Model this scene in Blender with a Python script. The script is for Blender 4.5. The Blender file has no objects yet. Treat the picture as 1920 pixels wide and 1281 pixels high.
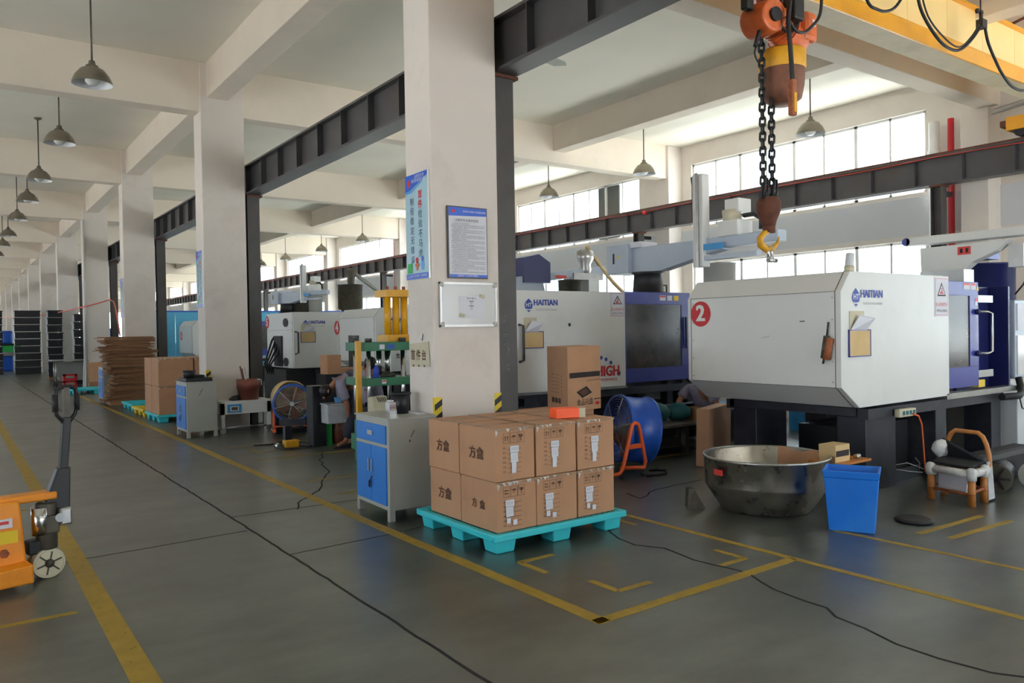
import bpy, bmesh, math, random
from mathutils import Vector, Matrix
random.seed(7)
C = bpy.context.scene.collection
SC = bpy.context.scene
PI = math.pi
# ------------------------------------------------------------------ camera
CAMH = 1.6
FPX = 1467.576
YAW, PIT, ROL = .6216069, -.0141727, -.0166093
Fv = Vector((math.sin(YAW)*math.cos(PIT), math.cos(YAW)*math.cos(PIT), math.sin(PIT)))
_r = Vector((math.cos(YAW), -math.sin(YAW), 0)); _u = _r.cross(Fv)
Rv = _r*math.cos(ROL)+_u*math.sin(ROL); Uv = -_r*math.sin(ROL)+_u*math.cos(ROL)
CO = Vector((0, 0, CAMH))
cam = bpy.data.cameras.new('camera'); cam_o = bpy.data.objects.new('camera', cam); C.objects.link(cam_o)
cam.sensor_width = 36; cam.lens = FPX/1920*36; cam.clip_end = 400
mw = Matrix((Rv, Uv, -Fv)).transposed().to_4x4(); mw.translation = CO
cam_o.matrix_world = mw
SC.camera = cam_o
def ray(x, y): return Fv*FPX+Rv*(x-960)+Uv*(640.5-y)
def pF(x, y, z=0): d = ray(x, y); return CO+d*((z-CAMH)/d.z)      # photo point on the level z
def pY(x, y, v): d = ray(x, y); return CO+d*(v/d.y)                # photo point on the plane Y = v
def pX(x, y, v): d = ray(x, y); return CO+d*(v/d.x)                # photo point on the plane X = v
# ------------------------------------------------------------------ world, light, exposure
W = bpy.data.worlds.new('world'); SC.world = W; W.use_nodes = True
bg = W.node_tree.nodes['Background']; bg.inputs[0].default_value = (.80, .90, 1, 1); bg.inputs[1].default_value = 4.9
SC.view_settings.view_transform = 'Standard'; SC.view_settings.look = 'None'
SC.view_settings.gamma = 1; SC.view_settings.use_curve_mapping = False
SC.view_settings.exposure = 0.0
sun = bpy.data.lights.new('sun', 'SUN'); sun.energy = 46; sun.angle = .02; sun.color = (1, .965, .92)
sun_o = bpy.data.objects.new('sun', sun); sun_o.rotation_euler = (.12, .42, 0); C.objects.link(sun_o)   # high sun over the yard; light reaches the hall from the ground outside
cy = SC.cycles
cy.max_bounces = 8; cy.diffuse_bounces = 5; cy.glossy_bounces = 3; cy.transmission_bounces = 4; cy.transparent_max_bounces = 12
cy.sample_clamp_indirect = 6; cy.caustics_reflective = False; cy.caustics_refractive = False
def portal(x, y, z, sx, sy, rot):
    l = bpy.data.lights.new('window_portal', 'AREA'); l.shape = 'RECTANGLE'; l.size = sx; l.size_y = sy
    l.cycles.is_portal = True
    o = bpy.data.objects.new('window_portal', l); o.location = (x, y, z); o.rotation_euler = rot; C.objects.link(o)
portal(15.12, 45, 3.3, 5, 110, (0, PI/2, 0))          # right window wall, facing into the hall
portal(-5.95, 48, 2.35, 1.9, 84, (0, -PI/2, 0)); portal(-5.95, 2.1, 1.6, 3.2, 6.4, (0, -PI/2, 0))        # left window wall, and the unseen opening added for side light
portal(7.5, -7.9, 2.2, 10, 4.3, (PI/2, 0, 0))         # unseen opening behind the camera, shaped to light the front faces
# ------------------------------------------------------------------ materials
MT = {}
def srgb(h):
    return tuple(((v/255)/12.92 if v/255 <= .04045 else ((v/255+.055)/1.055)**2.4) for v in h)
def mat(name, col, rough=.5, metal=0, var=.12, scale=6, bump=0, rv=0, spec=.5, alpha=1, dirt=None, dirt_amt=.35, emit=0):
    if name in MT: return MT[name]
    m = bpy.data.materials.new(name); m.use_nodes = True; nt = m.node_tree; b = nt.nodes['Principled BSDF']
    c = srgb(col)
    tc = nt.nodes.new('ShaderNodeTexCoord'); nz = nt.nodes.new('ShaderNodeTexNoise')
    nz.inputs['Scale'].default_value = scale; nz.inputs['Detail'].default_value = 5
    nt.links.new(tc.outputs['Object'], nz.inputs['Vector'])
    rp = nt.nodes.new('ShaderNodeValToRGB'); e = rp.color_ramp.elements
    e[0].position = .3; e[1].position = .7
    e[0].color = tuple(v*(1-var) for v in c)+(1,); e[1].color = tuple(min(1, v*(1+var)) for v in c)+(1,)
    nt.links.new(nz.outputs['Fac'], rp.inputs['Fac'])
    out = rp.outputs['Color']
    if dirt:
        n2 = nt.nodes.new('ShaderNodeTexNoise'); n2.inputs['Scale'].default_value = scale*.37; n2.inputs['Detail'].default_value = 9; n2.inputs['Roughness'].default_value = .7
        nt.links.new(tc.outputs['Object'], n2.inputs['Vector'])
        r2 = nt.nodes.new('ShaderNodeValToRGB'); r2.color_ramp.elements[0].position = .52; r2.color_ramp.elements[1].position = .72
        r2.color_ramp.elements[0].color = (0, 0, 0, 1); r2.color_ramp.elements[1].color = (dirt_amt,)*3+(1,)
        mx = nt.nodes.new('ShaderNodeMixRGB'); mx.inputs[2].default_value = srgb(dirt)+(1,)
        nt.links.new(n2.outputs['Fac'], r2.inputs['Fac']); nt.links.new(r2.outputs['Color'], mx.inputs[0]); nt.links.new(out, mx.inputs[1]); out = mx.outputs[0]
    nt.links.new(out, b.inputs['Base Color'])
    b.inputs['Roughness'].default_value = rough; b.inputs['Metallic'].default_value = metal
    b.inputs['Specular IOR Level'].default_value = spec
    if rv:
        mr = nt.nodes.new('ShaderNodeMapRange'); mr.inputs[3].default_value = max(.02, rough-rv); mr.inputs[4].default_value = min(1, rough+rv)
        mr.inputs[1].default_value = .3; mr.inputs[2].default_value = .7
        nt.links.new(nz.outputs['Fac'], mr.inputs[0]); nt.links.new(mr.outputs[0], b.inputs['Roughness'])
    if bump:
        bp = nt.nodes.new('ShaderNodeBump'); bp.inputs['Strength'].default_value = bump; bp.inputs['Distance'].default_value = .01
        nt.links.new(nz.outputs['Fac'], bp.inputs['Height']); nt.links.new(bp.outputs[0], b.inputs['Normal'])
    if alpha < 1: b.inputs['Alpha'].default_value = alpha
    MT[name] = m; return m
def m_(k): return MT[k]
mat('wall', (226, 219, 212), .85, var=.035, scale=1.2, dirt=(178, 168, 158), dirt_amt=.25)
mat('wall_cool', (206, 208, 212), .8, var=.03, scale=1.5)
mat('ceiling', (238, 234, 222), .9, var=.05, scale=.5)
mat('beam', (230, 219, 205), .85, var=.03, scale=1.0, dirt=(190, 178, 168), dirt_amt=.25)
mat('column', (224, 216, 209), .8, var=.03, scale=1.6, dirt=(150, 140, 132), dirt_amt=.3)
mat('white_frame', (238, 238, 238), .4, var=.02)
mat('dark_steel', (66, 64, 63), .42, metal=.1, var=.15, scale=4, dirt=(40, 38, 36), dirt_amt=.5)
mat('runway_steel', (70, 70, 73), .38, metal=.15, var=.12, scale=3, dirt=(86, 66, 52), dirt_amt=.4)
mat('rust', (92, 52, 36), .8, var=.3, scale=12)
mat('red_rail', (170, 60, 48), .5, var=.1)
mat('red_pipe', (190, 34, 48), .35, var=.05)
mat('black_rubber', (22, 22, 24), .6, var=.2)
mat('black_plastic', (26, 26, 30), .45, var=.2)
mat('machine_white', (230, 232, 230), .33, var=.02, scale=2, dirt=(196, 198, 190), dirt_amt=.3)
mat('machine_grey', (188, 188, 184), .4, var=.03)
mat('machine_blue', (58, 66, 150), .3, var=.06)
mat('navy', (30, 36, 92), .32, var=.12, scale=3)
mat('machine_base', (44, 46, 56), .4, metal=.2, var=.25, scale=5, dirt=(78, 74, 70), dirt_amt=.5)
mat('machine_black', (20, 22, 28), .5, var=.3)
mat('steel', (176, 176, 174), .32, metal=.85, var=.1, scale=8)
mat('brushed', (168, 165, 157), .3, metal=.95, var=.22, scale=5, rv=.12, dirt=(128, 118, 98), dirt_amt=.5)
mat('chrome', (210, 212, 214), .15, metal=1, var=.05)
mat('cast_iron', (84, 80, 70), .5, metal=.4, var=.25, scale=10)
mat('window_dark', (50, 44, 42), .22, var=.4, scale=5, dirt=(104, 94, 86), dirt_amt=.5)
mat('red', (200, 30, 42), .45, var=.04)
mat('logo_blue', (46, 72, 168), .45, var=.03)
mat('print_grey', (190, 194, 196), .5, var=.03)
mat('print_black', (44, 36, 34), .7, var=.1)
mat('print_brown', (96, 66, 50), .8, var=.15, scale=20)
mat('paper', (228, 230, 240), .6, var=.02)
mat('paper_old', (196, 190, 166), .7, var=.05, scale=14)
mat('kraft_sheet', (206, 178, 128), .7, var=.06)
mat('carton', (186, 142, 108), .72, var=.05, scale=5, dirt=(150, 106, 78), dirt_amt=.4)
mat('carton_dark', (158, 116, 82), .8, var=.1, scale=6)
mat('carton_edge', (108, 76, 54), .85, var=.3, scale=30)
mat('tape', (206, 176, 146), .12, var=.1, scale=20, alpha=.35)
mat('cyan_plastic', (60, 204, 216), .42, var=.06)
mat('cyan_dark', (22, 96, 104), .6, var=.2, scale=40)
mat('yellow_plastic', (226, 196, 40), .45, var=.06)
mat('bin_blue', (24, 118, 222), .38, var=.08, scale=3, dirt=(80, 150, 226), dirt_amt=.5)
mat('cabinet_blue', (28, 118, 206), .38, var=.06)
mat('cabinet_grey', (166, 168, 162), .42, var=.04, scale=3, dirt=(134, 134, 128), dirt_amt=.4)
mat('hoist_orange', (206, 100, 48), .45, var=.2, scale=9, dirt=(94, 52, 34), dirt_amt=.8)
mat('hoist_bag', (112, 70, 50), .6, var=.3, scale=8, dirt=(60, 38, 28), dirt_amt=.7)
mat('hoist_yellow', (214, 158, 34), .5, var=.15, scale=9)
mat('crane_yellow', (224, 158, 32), .38, var=.06, scale=3, dirt=(170, 110, 40), dirt_amt=.35)
mat('crane_cream_glare', (246, 216, 150), .3, var=.04, scale=2)  # pale tone carries window reflection on the yellow web; also the cream rail
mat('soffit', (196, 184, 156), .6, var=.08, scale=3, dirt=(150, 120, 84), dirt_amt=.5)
mat('jack_orange', (242, 150, 22), .4, var=.06, dirt=(190, 108, 24), dirt_amt=.5)
mat('cream_wheel', (214, 210, 184), .5, var=.08)
mat('fan_blue', (34, 86, 184), .35, var=.1, scale=4)
mat('fan_orange', (226, 92, 34), .4, var=.08)
mat('press_green', (52, 120, 88), .45, var=.12, scale=5, dirt=(34, 60, 48), dirt_amt=.5)
mat('press_yellow', (222, 164, 24), .35, var=.08)
mat('bamboo', (184, 118, 56), .45, var=.18, scale=10)
mat('bamboo_dark', (146, 78, 38), .5, var=.15)
mat('wrap_white', (206, 206, 204), .3, var=.1, scale=20, bump=.5)
mat('cloth_black', (20, 22, 28), .9, var=.2)
mat('galvanised', (172, 174, 172), .4, metal=.6, var=.1)
mat('lamp_shade', (128, 122, 108), .35, metal=.6, var=.15)
mat('lamp_inside', (206, 210, 214), .3, var=.04)
mat('bulb', (238, 238, 236), .15, var=.01)
mat('orange_box', (255, 92, 24), .45, var=.02)
mat('poster_blue', (44, 96, 206), .3, var=.06)
mat('poster_cyan', (170, 204, 220), .25, var=.03)
mat('poster_mid', (84, 160, 222), .3, var=.03)
mat('text_dark', (42, 66, 92), .6, var=.02)
mat('board_white', (222, 224, 224), .15, var=.01)
mat('alu', (200, 200, 198), .35, metal=.5, var=.04)
mat('line_yellow', (160, 132, 40), .55, var=.12, scale=9)
mat('hazard_yellow', (228, 200, 40), .5, var=.05)
mat('wall_blue', (92, 182, 222), .5, var=.04)
mat('skin', (150, 100, 76), .55, var=.06, scale=12)
mat('hair', (20, 17, 17), .5, var=.3, scale=40)
mat('shirt', (138, 134, 152), .85, var=.08, scale=14)
mat('trousers', (44, 48, 62), .85, var=.15)
mat('terracotta', (132, 74, 62), .55, var=.08)
mat('rusty_red', (150, 84, 50), .6, var=.3, scale=20)
mat('green_plastic', (40, 170, 80), .5, var=.25, scale=30)
mat('clear_plastic', (200, 204, 208), .2, var=.12, scale=12, alpha=.75)
mat('crate_black', (24, 24, 30), .4, var=.25, scale=5)
mat('crate_edge', (60, 60, 66), .45, var=.1)
mat('grey_white', (206, 210, 214), .4, var=.03)
mat('robot_blue', (176, 188, 204), .38, var=.03)
mat('sticker_red', (214, 66, 60), .5, var=.03)
mat('sticker_yellow', (236, 200, 44), .5, var=.03)
mat('sky_blue', (56, 144, 206), .45, var=.05)
mat('pink', (226, 110, 100), .5, var=.05)
mat('bottle_blue', (60, 90, 220), .2, var=.05, alpha=.8)
mat('yard', (204, 204, 202), .9, var=.05)
mat('patch', (172, 176, 166), .9, var=.05)
mat('wire_orange', (212, 96, 50), .5, var=.05)
mat('text_grey', (104, 104, 110), .7, var=.02)
mat('slab_joint', (24, 24, 23), .9, var=.2)
def glass_mat():
    m = bpy.data.materials.new('window_glass'); m.use_nodes = True; nt = m.node_tree; nt.nodes.clear()
    o = nt.nodes.new('ShaderNodeOutputMaterial'); mx = nt.nodes.new('ShaderNodeMixShader'); t = nt.nodes.new('ShaderNodeBsdfTransparent')
    g = nt.nodes.new('ShaderNodeBsdfGlossy'); g.inputs['Roughness'].default_value = .05; t.inputs[0].default_value = (.94, .97, .97, 1)
    mx.inputs[0].default_value = .06; nt.links.new(t.outputs[0], mx.inputs[1]); nt.links.new(g.outputs[0], mx.inputs[2]); nt.links.new(mx.outputs[0], o.inputs[0])
    MT['glass'] = m
glass_mat()
def floor_mat():
    m = bpy.data.materials.new('floor_epoxy'); m.use_nodes = True; nt = m.node_tree; b = nt.nodes['Principled BSDF']; L = nt.links.new
    tc = nt.nodes.new('ShaderNodeTexCoord')
    def noise(s, d=6, r=.6, st=None):
        n = nt.nodes.new('ShaderNodeTexNoise'); n.inputs['Scale'].default_value = s; n.inputs['Detail'].default_value = d; n.inputs['Roughness'].default_value = r
        if st:
            mp = nt.nodes.new('ShaderNodeMapping'); mp.inputs['Scale'].default_value = st; L(tc.outputs['Object'], mp.inputs[0]); L(mp.outputs[0], n.inputs['Vector'])
        else: L(tc.outputs['Object'], n.inputs['Vector'])
        return n
    def ramp(n, a, c1, bpos, c2):
        r = nt.nodes.new('ShaderNodeValToRGB'); r.color_ramp.elements[0].position = a; r.color_ramp.elements[1].position = bpos
        r.color_ramp.elements[0].color = c1; r.color_ramp.elements[1].color = c2; L(n.outputs['Fac'], r.inputs[0]); return r
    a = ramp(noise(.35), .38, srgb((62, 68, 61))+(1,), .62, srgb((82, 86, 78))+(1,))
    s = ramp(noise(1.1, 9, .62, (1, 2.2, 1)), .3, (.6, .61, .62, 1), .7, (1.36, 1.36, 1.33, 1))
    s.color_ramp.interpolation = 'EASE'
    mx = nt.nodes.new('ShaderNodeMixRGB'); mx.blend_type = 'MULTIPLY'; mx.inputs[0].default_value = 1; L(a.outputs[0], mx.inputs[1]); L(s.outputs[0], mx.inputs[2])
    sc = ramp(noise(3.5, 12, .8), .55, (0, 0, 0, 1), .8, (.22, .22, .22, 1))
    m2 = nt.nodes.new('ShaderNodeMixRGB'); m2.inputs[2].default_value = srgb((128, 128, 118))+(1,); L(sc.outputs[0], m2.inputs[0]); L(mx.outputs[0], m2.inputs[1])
    L(m2.outputs[0], b.inputs['Base Color'])
    mr = nt.nodes.new('ShaderNodeMapRange'); mr.inputs[1].default_value = .3; mr.inputs[2].default_value = .7; mr.inputs[3].default_value = .31; mr.inputs[4].default_value = .4
    L(noise(1.3, 5).outputs['Fac'], mr.inputs[0]); L(mr.outputs[0], b.inputs['Roughness'])
    b.inputs['Specular IOR Level'].default_value = .6; b.inputs['Coat Weight'].default_value = .45; b.inputs['Coat Roughness'].default_value = .3
    bp = nt.nodes.new('ShaderNodeBump'); bp.inputs['Strength'].default_value = .12; bp.inputs['Distance'].default_value = .004
    L(noise(14, 4).outputs['Fac'], bp.inputs['Height']); L(bp.outputs[0], b.inputs['Normal'])
    MT['floor'] = m
floor_mat()
# ------------------------------------------------------------------ mesh helpers
ORG = {}
def frame_of(d):
    d = d.normalized(); a = Vector((0, 0, 1)) if abs(d.z) < .9 else Vector((1, 0, 0))
    u = d.cross(a).normalized(); return u, d.cross(u).normalized()
class G:
    def __init__(s): s.v = []; s.f = []; s.m = []; s.s = []
    def _add(s, vs, fs, m=0, sm=False):
        k = len(s.v); s.v += [Vector(v) for v in vs]
        for f in fs: s.f.append([i+k for i in f]); s.m.append(m); s.s.append(sm)
        return s
    def box(s, x0, x1, y0, y1, z0, z1, m=0):
        v = [(x, y, z) for x in (x0, x1) for y in (y0, y1) for z in (z0, z1)]
        return s._add(v, [(0, 1, 3, 2), (4, 6, 7, 5), (0, 4, 5, 1), (2, 3, 7, 6), (0, 2, 6, 4), (1, 5, 7, 3)], m)
    def hexa(s, b, t, m=0):          # four base points, four top points
        return s._add(list(b)+list(t), [(3, 2, 1, 0), (4, 5, 6, 7), (0, 1, 5, 4), (1, 2, 6, 5), (2, 3, 7, 6), (3, 0, 4, 7)], m)
    def obox(s, c, ax, ay, az, m=0):  # centre, three half axes
        c, ax, ay, az = map(Vector, (c, ax, ay, az))
        return s.hexa([c-ax-ay-az, c+ax-ay-az, c+ax+ay-az, c-ax+ay-az], [c-ax-ay+az, c+ax-ay+az, c+ax+ay+az, c-ax+ay+az], m)
    def bar(s, p, q, w, h, m=0, up=(0, 0, 1)):
        p, q = Vector(p), Vector(q); d = (q-p); u = d.cross(Vector(up)).normalized(); t = u.cross(d).normalized()
        return s.obox((p+q)/2, d/2, u*w/2, t*h/2, m)
    def prism(s, pts, ax, a0, a1, m=0):   # pts 2-D in the other two axes in order
        def P(p, a):
            return {'x': (a, p[0], p[1]), 'y': (p[0], a, p[1]), 'z': (p[0], p[1], a)}[ax]
        n = len(pts); v = [P(p, a0) for p in pts]+[P(p, a1) for p in pts]
        return s._add(v, [list(range(n))[::-1], list(range(n, 2*n))]+[(i, (i+1) % n, (i+1) % n+n, i+n) for i in range(n)], m)
    def cyl(s, p, q, r0, r1=None, n=12, m=0, caps=True, sm=True):
        r1 = r0 if r1 is None else r1; p, q = Vector(p), Vector(q); u, w = frame_of(q-p)
        v = [p+(u*math.cos(2*PI*i/n)+w*math.sin(2*PI*i/n))*r0 for i in range(n)]+[q+(u*math.cos(2*PI*i/n)+w*math.sin(2*PI*i/n))*r1 for i in range(n)]
        s._add(v, [(i, (i+1) % n, (i+1) % n+n, i+n) for i in range(n)], m, sm)
        if caps: s._add(v, [list(range(n))[::-1], list(range(n, 2*n))], m, False)
        return s
    def tube(s, pts, r, n=8, m=0, closed=False):
        pts = [Vector(p) for p in pts]; N = len(pts); v = []; pu = None
        for i, p in enumerate(pts):
            if closed: d = pts[(i+1) % N]-pts[i-1]
            else: d = pts[min(i+1, N-1)]-pts[max(i-1, 0)]
            d.normalize()
            if pu is None: u, w = frame_of(d)
            else: u = (pu-d*pu.dot(d)).normalized(); w = d.cross(u)
            pu = u; rr = r[i] if isinstance(r, (list, tuple)) else r
            v += [p+(u*math.cos(2*PI*k/n)+w*math.sin(2*PI*k/n))*rr for k in range(n)]
        f = []
        for i in range(N if closed else N-1):
            a, b = i*n, ((i+1) % N)*n
            f += [(a+k, a+(k+1) % n, b+(k+1) % n, b+k) for k in range(n)]
        s._add(v, f, m, True)
        if not closed: s._add(v[:n], [list(range(n))[::-1]], m); s._add(v[-n:], [list(range(n))], m)
        return s
    def lathe(s, prof, c=(0, 0, 0), n=24, m=0, ax='z', sm=True, th0=0, th1=2*PI):
        full = abs(th1-th0-2*PI) < 1e-6; k = n if full else n+1; v = []
        for r, z in prof:
            for i in range(k):
                a = th0+(th1-th0)*i/n; x, y = r*math.cos(a), r*math.sin(a)
                p = {'z': (x, y, z), 'x': (z, x, y), 'y': (x, z, y)}[ax]; v.append(Vector(p)+Vector(c))
        f = []
        for j in range(len(prof)-1):
            for i in range(n):
                a, b = j*k+i, j*k+(i+1) % k
                f.append((a, b, b+k, a+k))
        return s._add(v, f, m, sm)
    def sph(s, c, r, n=12, m=0, sc=(1, 1, 1)):
        h = n//2; pr = [(math.sin(PI*i/h), -math.cos(PI*i/h)) for i in range(h+1)]; v = []; c = Vector(c)
        for a, z in pr:
            for i in range(n): v.append(c+Vector((a*math.cos(2*PI*i/n)*sc[0], a*math.sin(2*PI*i/n)*sc[1], z*sc[2]))*r)
        return s._add(v, [(j*n+i, j*n+(i+1) % n, (j+1)*n+(i+1) % n, (j+1)*n+i) for j in range(h) for i in range(n)], m, True)
    def quad(s, a, b, c, d, m=0): return s._add([a, b, c, d], [(0, 1, 2, 3)], m)
    def poly(s, pts, m=0): return s._add(pts, [list(range(len(pts)))], m)
    def build(s, name, mats, parent=None, bev=0, sub=0, solid=0, kind=None, label=None):
        org = Vector(ORG.get(parent.name, (0, 0, 0))) if parent is not None else Vector((0, 0, 0))
        me = bpy.data.meshes.new(name); me.from_pydata([v-org for v in s.v], [], s.f)
        if not isinstance(mats, (list, tuple)): mats = [mats]
        for q in mats: me.materials.append(MT[q])
        me.polygons.foreach_set('material_index', s.m); me.polygons.foreach_set('use_smooth', s.s)
        bm = bmesh.new(); bm.from_mesh(me); bmesh.ops.remove_doubles(bm, verts=bm.verts, dist=1e-5); bmesh.ops.recalc_face_normals(bm, faces=bm.faces); bm.to_mesh(me); bm.free()
        o = bpy.data.objects.new(name, me); C.objects.link(o)
        if parent is not None: o.parent = parent; ORG[o.name] = org
        if solid: md = o.modifiers.new('s', 'SOLIDIFY'); md.thickness = solid; md.offset = 0
        if bev: md = o.modifiers.new('b', 'BEVEL'); md.width = bev; md.segments = 2; md.limit_method = 'ANGLE'
        if sub: md = o.modifiers.new('u', 'SUBSURF'); md.levels = sub; md.render_levels = sub
        if kind: o['kind'] = kind
        if label: o['label'] = label
        return o
def tag(o, label, cat, group=None):
    o['label'] = label; o['category'] = cat
    if group: o['group'] = group
    return o
def thing(name, label, cat, org=(0, 0, 0), group=None):
    o = bpy.data.objects.new(name, None); C.objects.link(o); o.location = org; o.empty_display_size = .1
    ORG[o.name] = Vector(org); return tag(o, label, cat, group)
KIDS = {}
def dup(root, loc, rz=0, label=None, group=None, sc=None):
    kids = list(root.children); r = root.copy(); C.objects.link(r); r.location = loc; r.rotation_euler = (0, 0, rz)
    if sc: r.scale = sc
    if label: r['label'] = label
    if group: r['group'] = group
    for ch in kids:
        c = ch.copy(); C.objects.link(c); c.parent = r
        for g in list(ch.children): d = g.copy(); C.objects.link(d); d.parent = c
    return r
TXT = {}
BOLD = ('HAITIAN', 'HIGH', 'HT', '2', '4', '5', '6', '方', '盒', '生产二号机', '首', '件', '台')
def text_mesh(body, size):
    k = (body,)
    if k not in TXT:
        c = bpy.data.curves.new('t', 'FONT'); c.body = body; c.align_x = 'CENTER'; c.align_y = 'CENTER'; c.size = 1; c.resolution_u = 2; c.offset = .022 if body in BOLD else 0
        o = bpy.data.objects.new('t', c); C.objects.link(o); bpy.context.view_layer.update()
        me = bpy.data.meshes.new_from_object(o.evaluated_get(bpy.context.evaluated_depsgraph_get()))
        TXT[k] = ([v.co.copy() for v in me.vertices], [list(p.vertices) for p in me.polygons])
        bpy.data.objects.remove(o); bpy.data.curves.remove(c); bpy.data.meshes.remove(me)
    return TXT[k]
def fr(face):
    return {'-y': (Vector((1, 0, 0)), Vector((0, 0, 1))), '-x': (Vector((0, -1, 0)), Vector((0, 0, 1))),
            '+x': (Vector((0, 1, 0)), Vector((0, 0, 1))), '+z': (Vector((1, 0, 0)), Vector((0, 1, 0)))}[face]
def put_text(g, body, size, c, face='-y', m=0, sx=1, rot=0):
    vs, fs = text_mesh(body, size); u, w = fr(face); c = Vector(c)
    if rot: u, w = u*math.cos(rot)+w*math.sin(rot), -u*math.sin(rot)+w*math.cos(rot)
    k = len(g.v); g.v += [c+u*v.x*size*sx+w*v.y*size for v in vs]
    for f in fs: g.f.append([i+k for i in f]); g.m.append(m); g.s.append(False)
def rect(g, c, w, h, face='-y', m=0, rot=0):
    u, v = fr(face); c = Vector(c)
    if rot: u, v = u*math.cos(rot)+v*math.sin(rot), -u*math.sin(rot)+v*math.cos(rot)
    g.quad(c-u*w/2-v*h/2, c+u*w/2-v*h/2, c+u*w/2+v*h/2, c-u*w/2+v*h/2, m)
def disc(g, c, r, face='-y', m=0, n=20, sx=1):
    u, v = fr(face); c = Vector(c); g.poly([c+u*math.cos(2*PI*i/n)*r*sx+v*math.sin(2*PI*i/n)*r for i in range(n)], m)
def tri(g, pts, c, face='-y', m=0):
    u, v = fr(face); c = Vector(c); g.poly([c+u*a+v*b for a, b in pts], m)
def struct(o): o['kind'] = 'structure'; return o
ORD = ['first', 'second', 'third', 'fourth', 'fifth', 'sixth', 'seventh', 'eighth', 'ninth', 'tenth', 'eleventh', 'twelfth', 'thirteenth', 'fourteenth', 'fifteenth', 'sixteenth']
# ------------------------------------------------------------------ the building
XC0, XC1 = 3.45, 4.16          # column row
XW = 15.1                      # inner face of window wall
COLY = [-1.4, 6.0, 13.6, 21.0, 28.0, 35.4, 42.5, 49.6, 56.7, 63.8, 70.9, 78.0, 85.1]
YE = 92.0; XL = -6.0; YB = -8.0; ZC = 6.15
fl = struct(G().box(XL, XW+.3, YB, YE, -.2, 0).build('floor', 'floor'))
struct(G().box(XL, XW+.3, YB, YE, ZC, ZC+.25).build('ceiling', 'ceiling'))
yard = struct(G().box(-60, 90, -60, 150, -.45, -.25).build('ground', 'yard'))
def line(pts, w, mt='line_yellow', nm='floor_line', z=.0025, ln=None):
    g = G()
    for a, b in zip(pts[:-1], pts[1:]):
        a = Vector((a[0], a[1], 0)); b = Vector((b[0], b[1], 0)); d = (b-a).normalized(); n = Vector((-d.y, d.x, 0))*w/2
        g.hexa([a-n, b-n, b+n, a+n], [a-n+Vector((0, 0, z)), b-n+Vector((0, 0, z)), b+n+Vector((0, 0, z)), a+n+Vector((0, 0, z))])
    g.build(nm, mt, fl)
def paint_mat():
    m = MT['line_yellow']; nt = m.node_tree; b = nt.nodes['Principled BSDF']
    tc = nt.nodes.new('ShaderNodeTexCoord'); n = nt.nodes.new('ShaderNodeTexNoise'); n.inputs['Scale'].default_value = 16; n.inputs['Detail'].default_value = 10; n.inputs['Roughness'].default_value = .75
    r = nt.nodes.new('ShaderNodeValToRGB'); r.color_ramp.elements[0].position = .58; r.color_ramp.elements[0].color = (.95,)*3+(1,); r.color_ramp.elements[1].position = .7; r.color_ramp.elements[1].color = (.25,)*3+(1,)
    nt.links.new(tc.outputs['Object'], n.inputs['Vector']); nt.links.new(n.outputs['Fac'], r.inputs[0]); nt.links.new(r.outputs[0], b.inputs['Alpha'])
paint_mat()
line([(2.83, 30), (2.83, 6.2), (2.86, 3.17)], .09)
line([(2.82, 3.2), (4.66, 3.24)], .075)
line([(4.67, 7.2), (4.67, -1.0)], .055)
line([(.70, 40), (.70, -1)], .12)
line([(5.56, 3.5), (5.66, -1)], .045)
for y, x0 in ((5.2, -2.5), (3.62, -2.5), (7.0, -2.5), (8.6, -2.5)): line([(x0, y), (.56, y-.02)], .045)
line([(3.27, 3.75), (3.27, 3.5), (3.55, 3.5)], .045)
line([(4.42, 3.72), (4.42, 3.45), (4.16, 3.45)], .045)
line([(3.15, 4.05), (3.15, 4.35), (3.45, 4.35)], .045)
line([(4.45, 4.75), (4.45, 5.05)], .045); line([(4.5, 4.6), (4.5, 4.9), (4.62, 4.9)], .05)
for y in (7.35, 8.2, 10.0, 11.4): line([(3.1, y), (4.9, y-.02)], .04)
line([(3.35, 11.0), (3.35, 10.6), (3.6, 10.6)], .04)
line([(6.9, 3.0), (5.95, 3.04)], .05); line([(6.9, 2.78), (6.0, 2.83)], .05)
line([(6.2, 1.9), (8.2, 1.95)], .07); line([(5.0, 6.9), (7.6, 6.8)], .04)
def crack(pts, w, seed=1, jit=.03, nm='floor_crack'):
    rnd = random.Random(seed); out = [pts[0]]
    for a, b in zip(pts[:-1], pts[1:]):
        L = math.hypot(b[0]-a[0], b[1]-a[1]); n = max(1, int(L/.12))
        for i in range(1, n+1):
            t = i/n; j = jit if i < n else 0
            out.append((a[0]+(b[0]-a[0])*t+rnd.uniform(-j, j), a[1]+(b[1]-a[1])*t+rnd.uniform(-j, j)))
    line(out, w, 'slab_joint', nm, .0015)
crack([(1.9, 60), (1.93, 18), (1.96, 7), (1.95, -2)], .018, 3, .006, 'slab_joint')
crack([(1.96, 7.02), (3.4, 6.95), (9, 6.9)], .012, 4, .006, 'slab_joint')
crack([(1.93, 6.45), (-3, 6.2)], .012, 5, .006, 'slab_joint')
crack([(1.96, 5.55), (2.8, 5.6), (3.1, 5.65)], .01, 6, .006, 'slab_joint')
def cpx(l): return [tuple(pF(x, y)[:2]) for x, y in l]
crack(cpx([(1138, 990), (1160, 1010), (1190, 1022), (1245, 1028), (1300, 1050), (1385, 1070), (1410, 1080), (1450, 1105), (1550, 1140), (1567, 1157), (1620, 1178), (1680, 1208), (1760, 1235), (1860, 1262), (1920, 1270)]), .016, 8, .012)
crack(cpx([(558, 955), (565, 938), (598, 920), (605, 900), (618, 885), (600, 865), (605, 848)]), .016, 9, .02)
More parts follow.
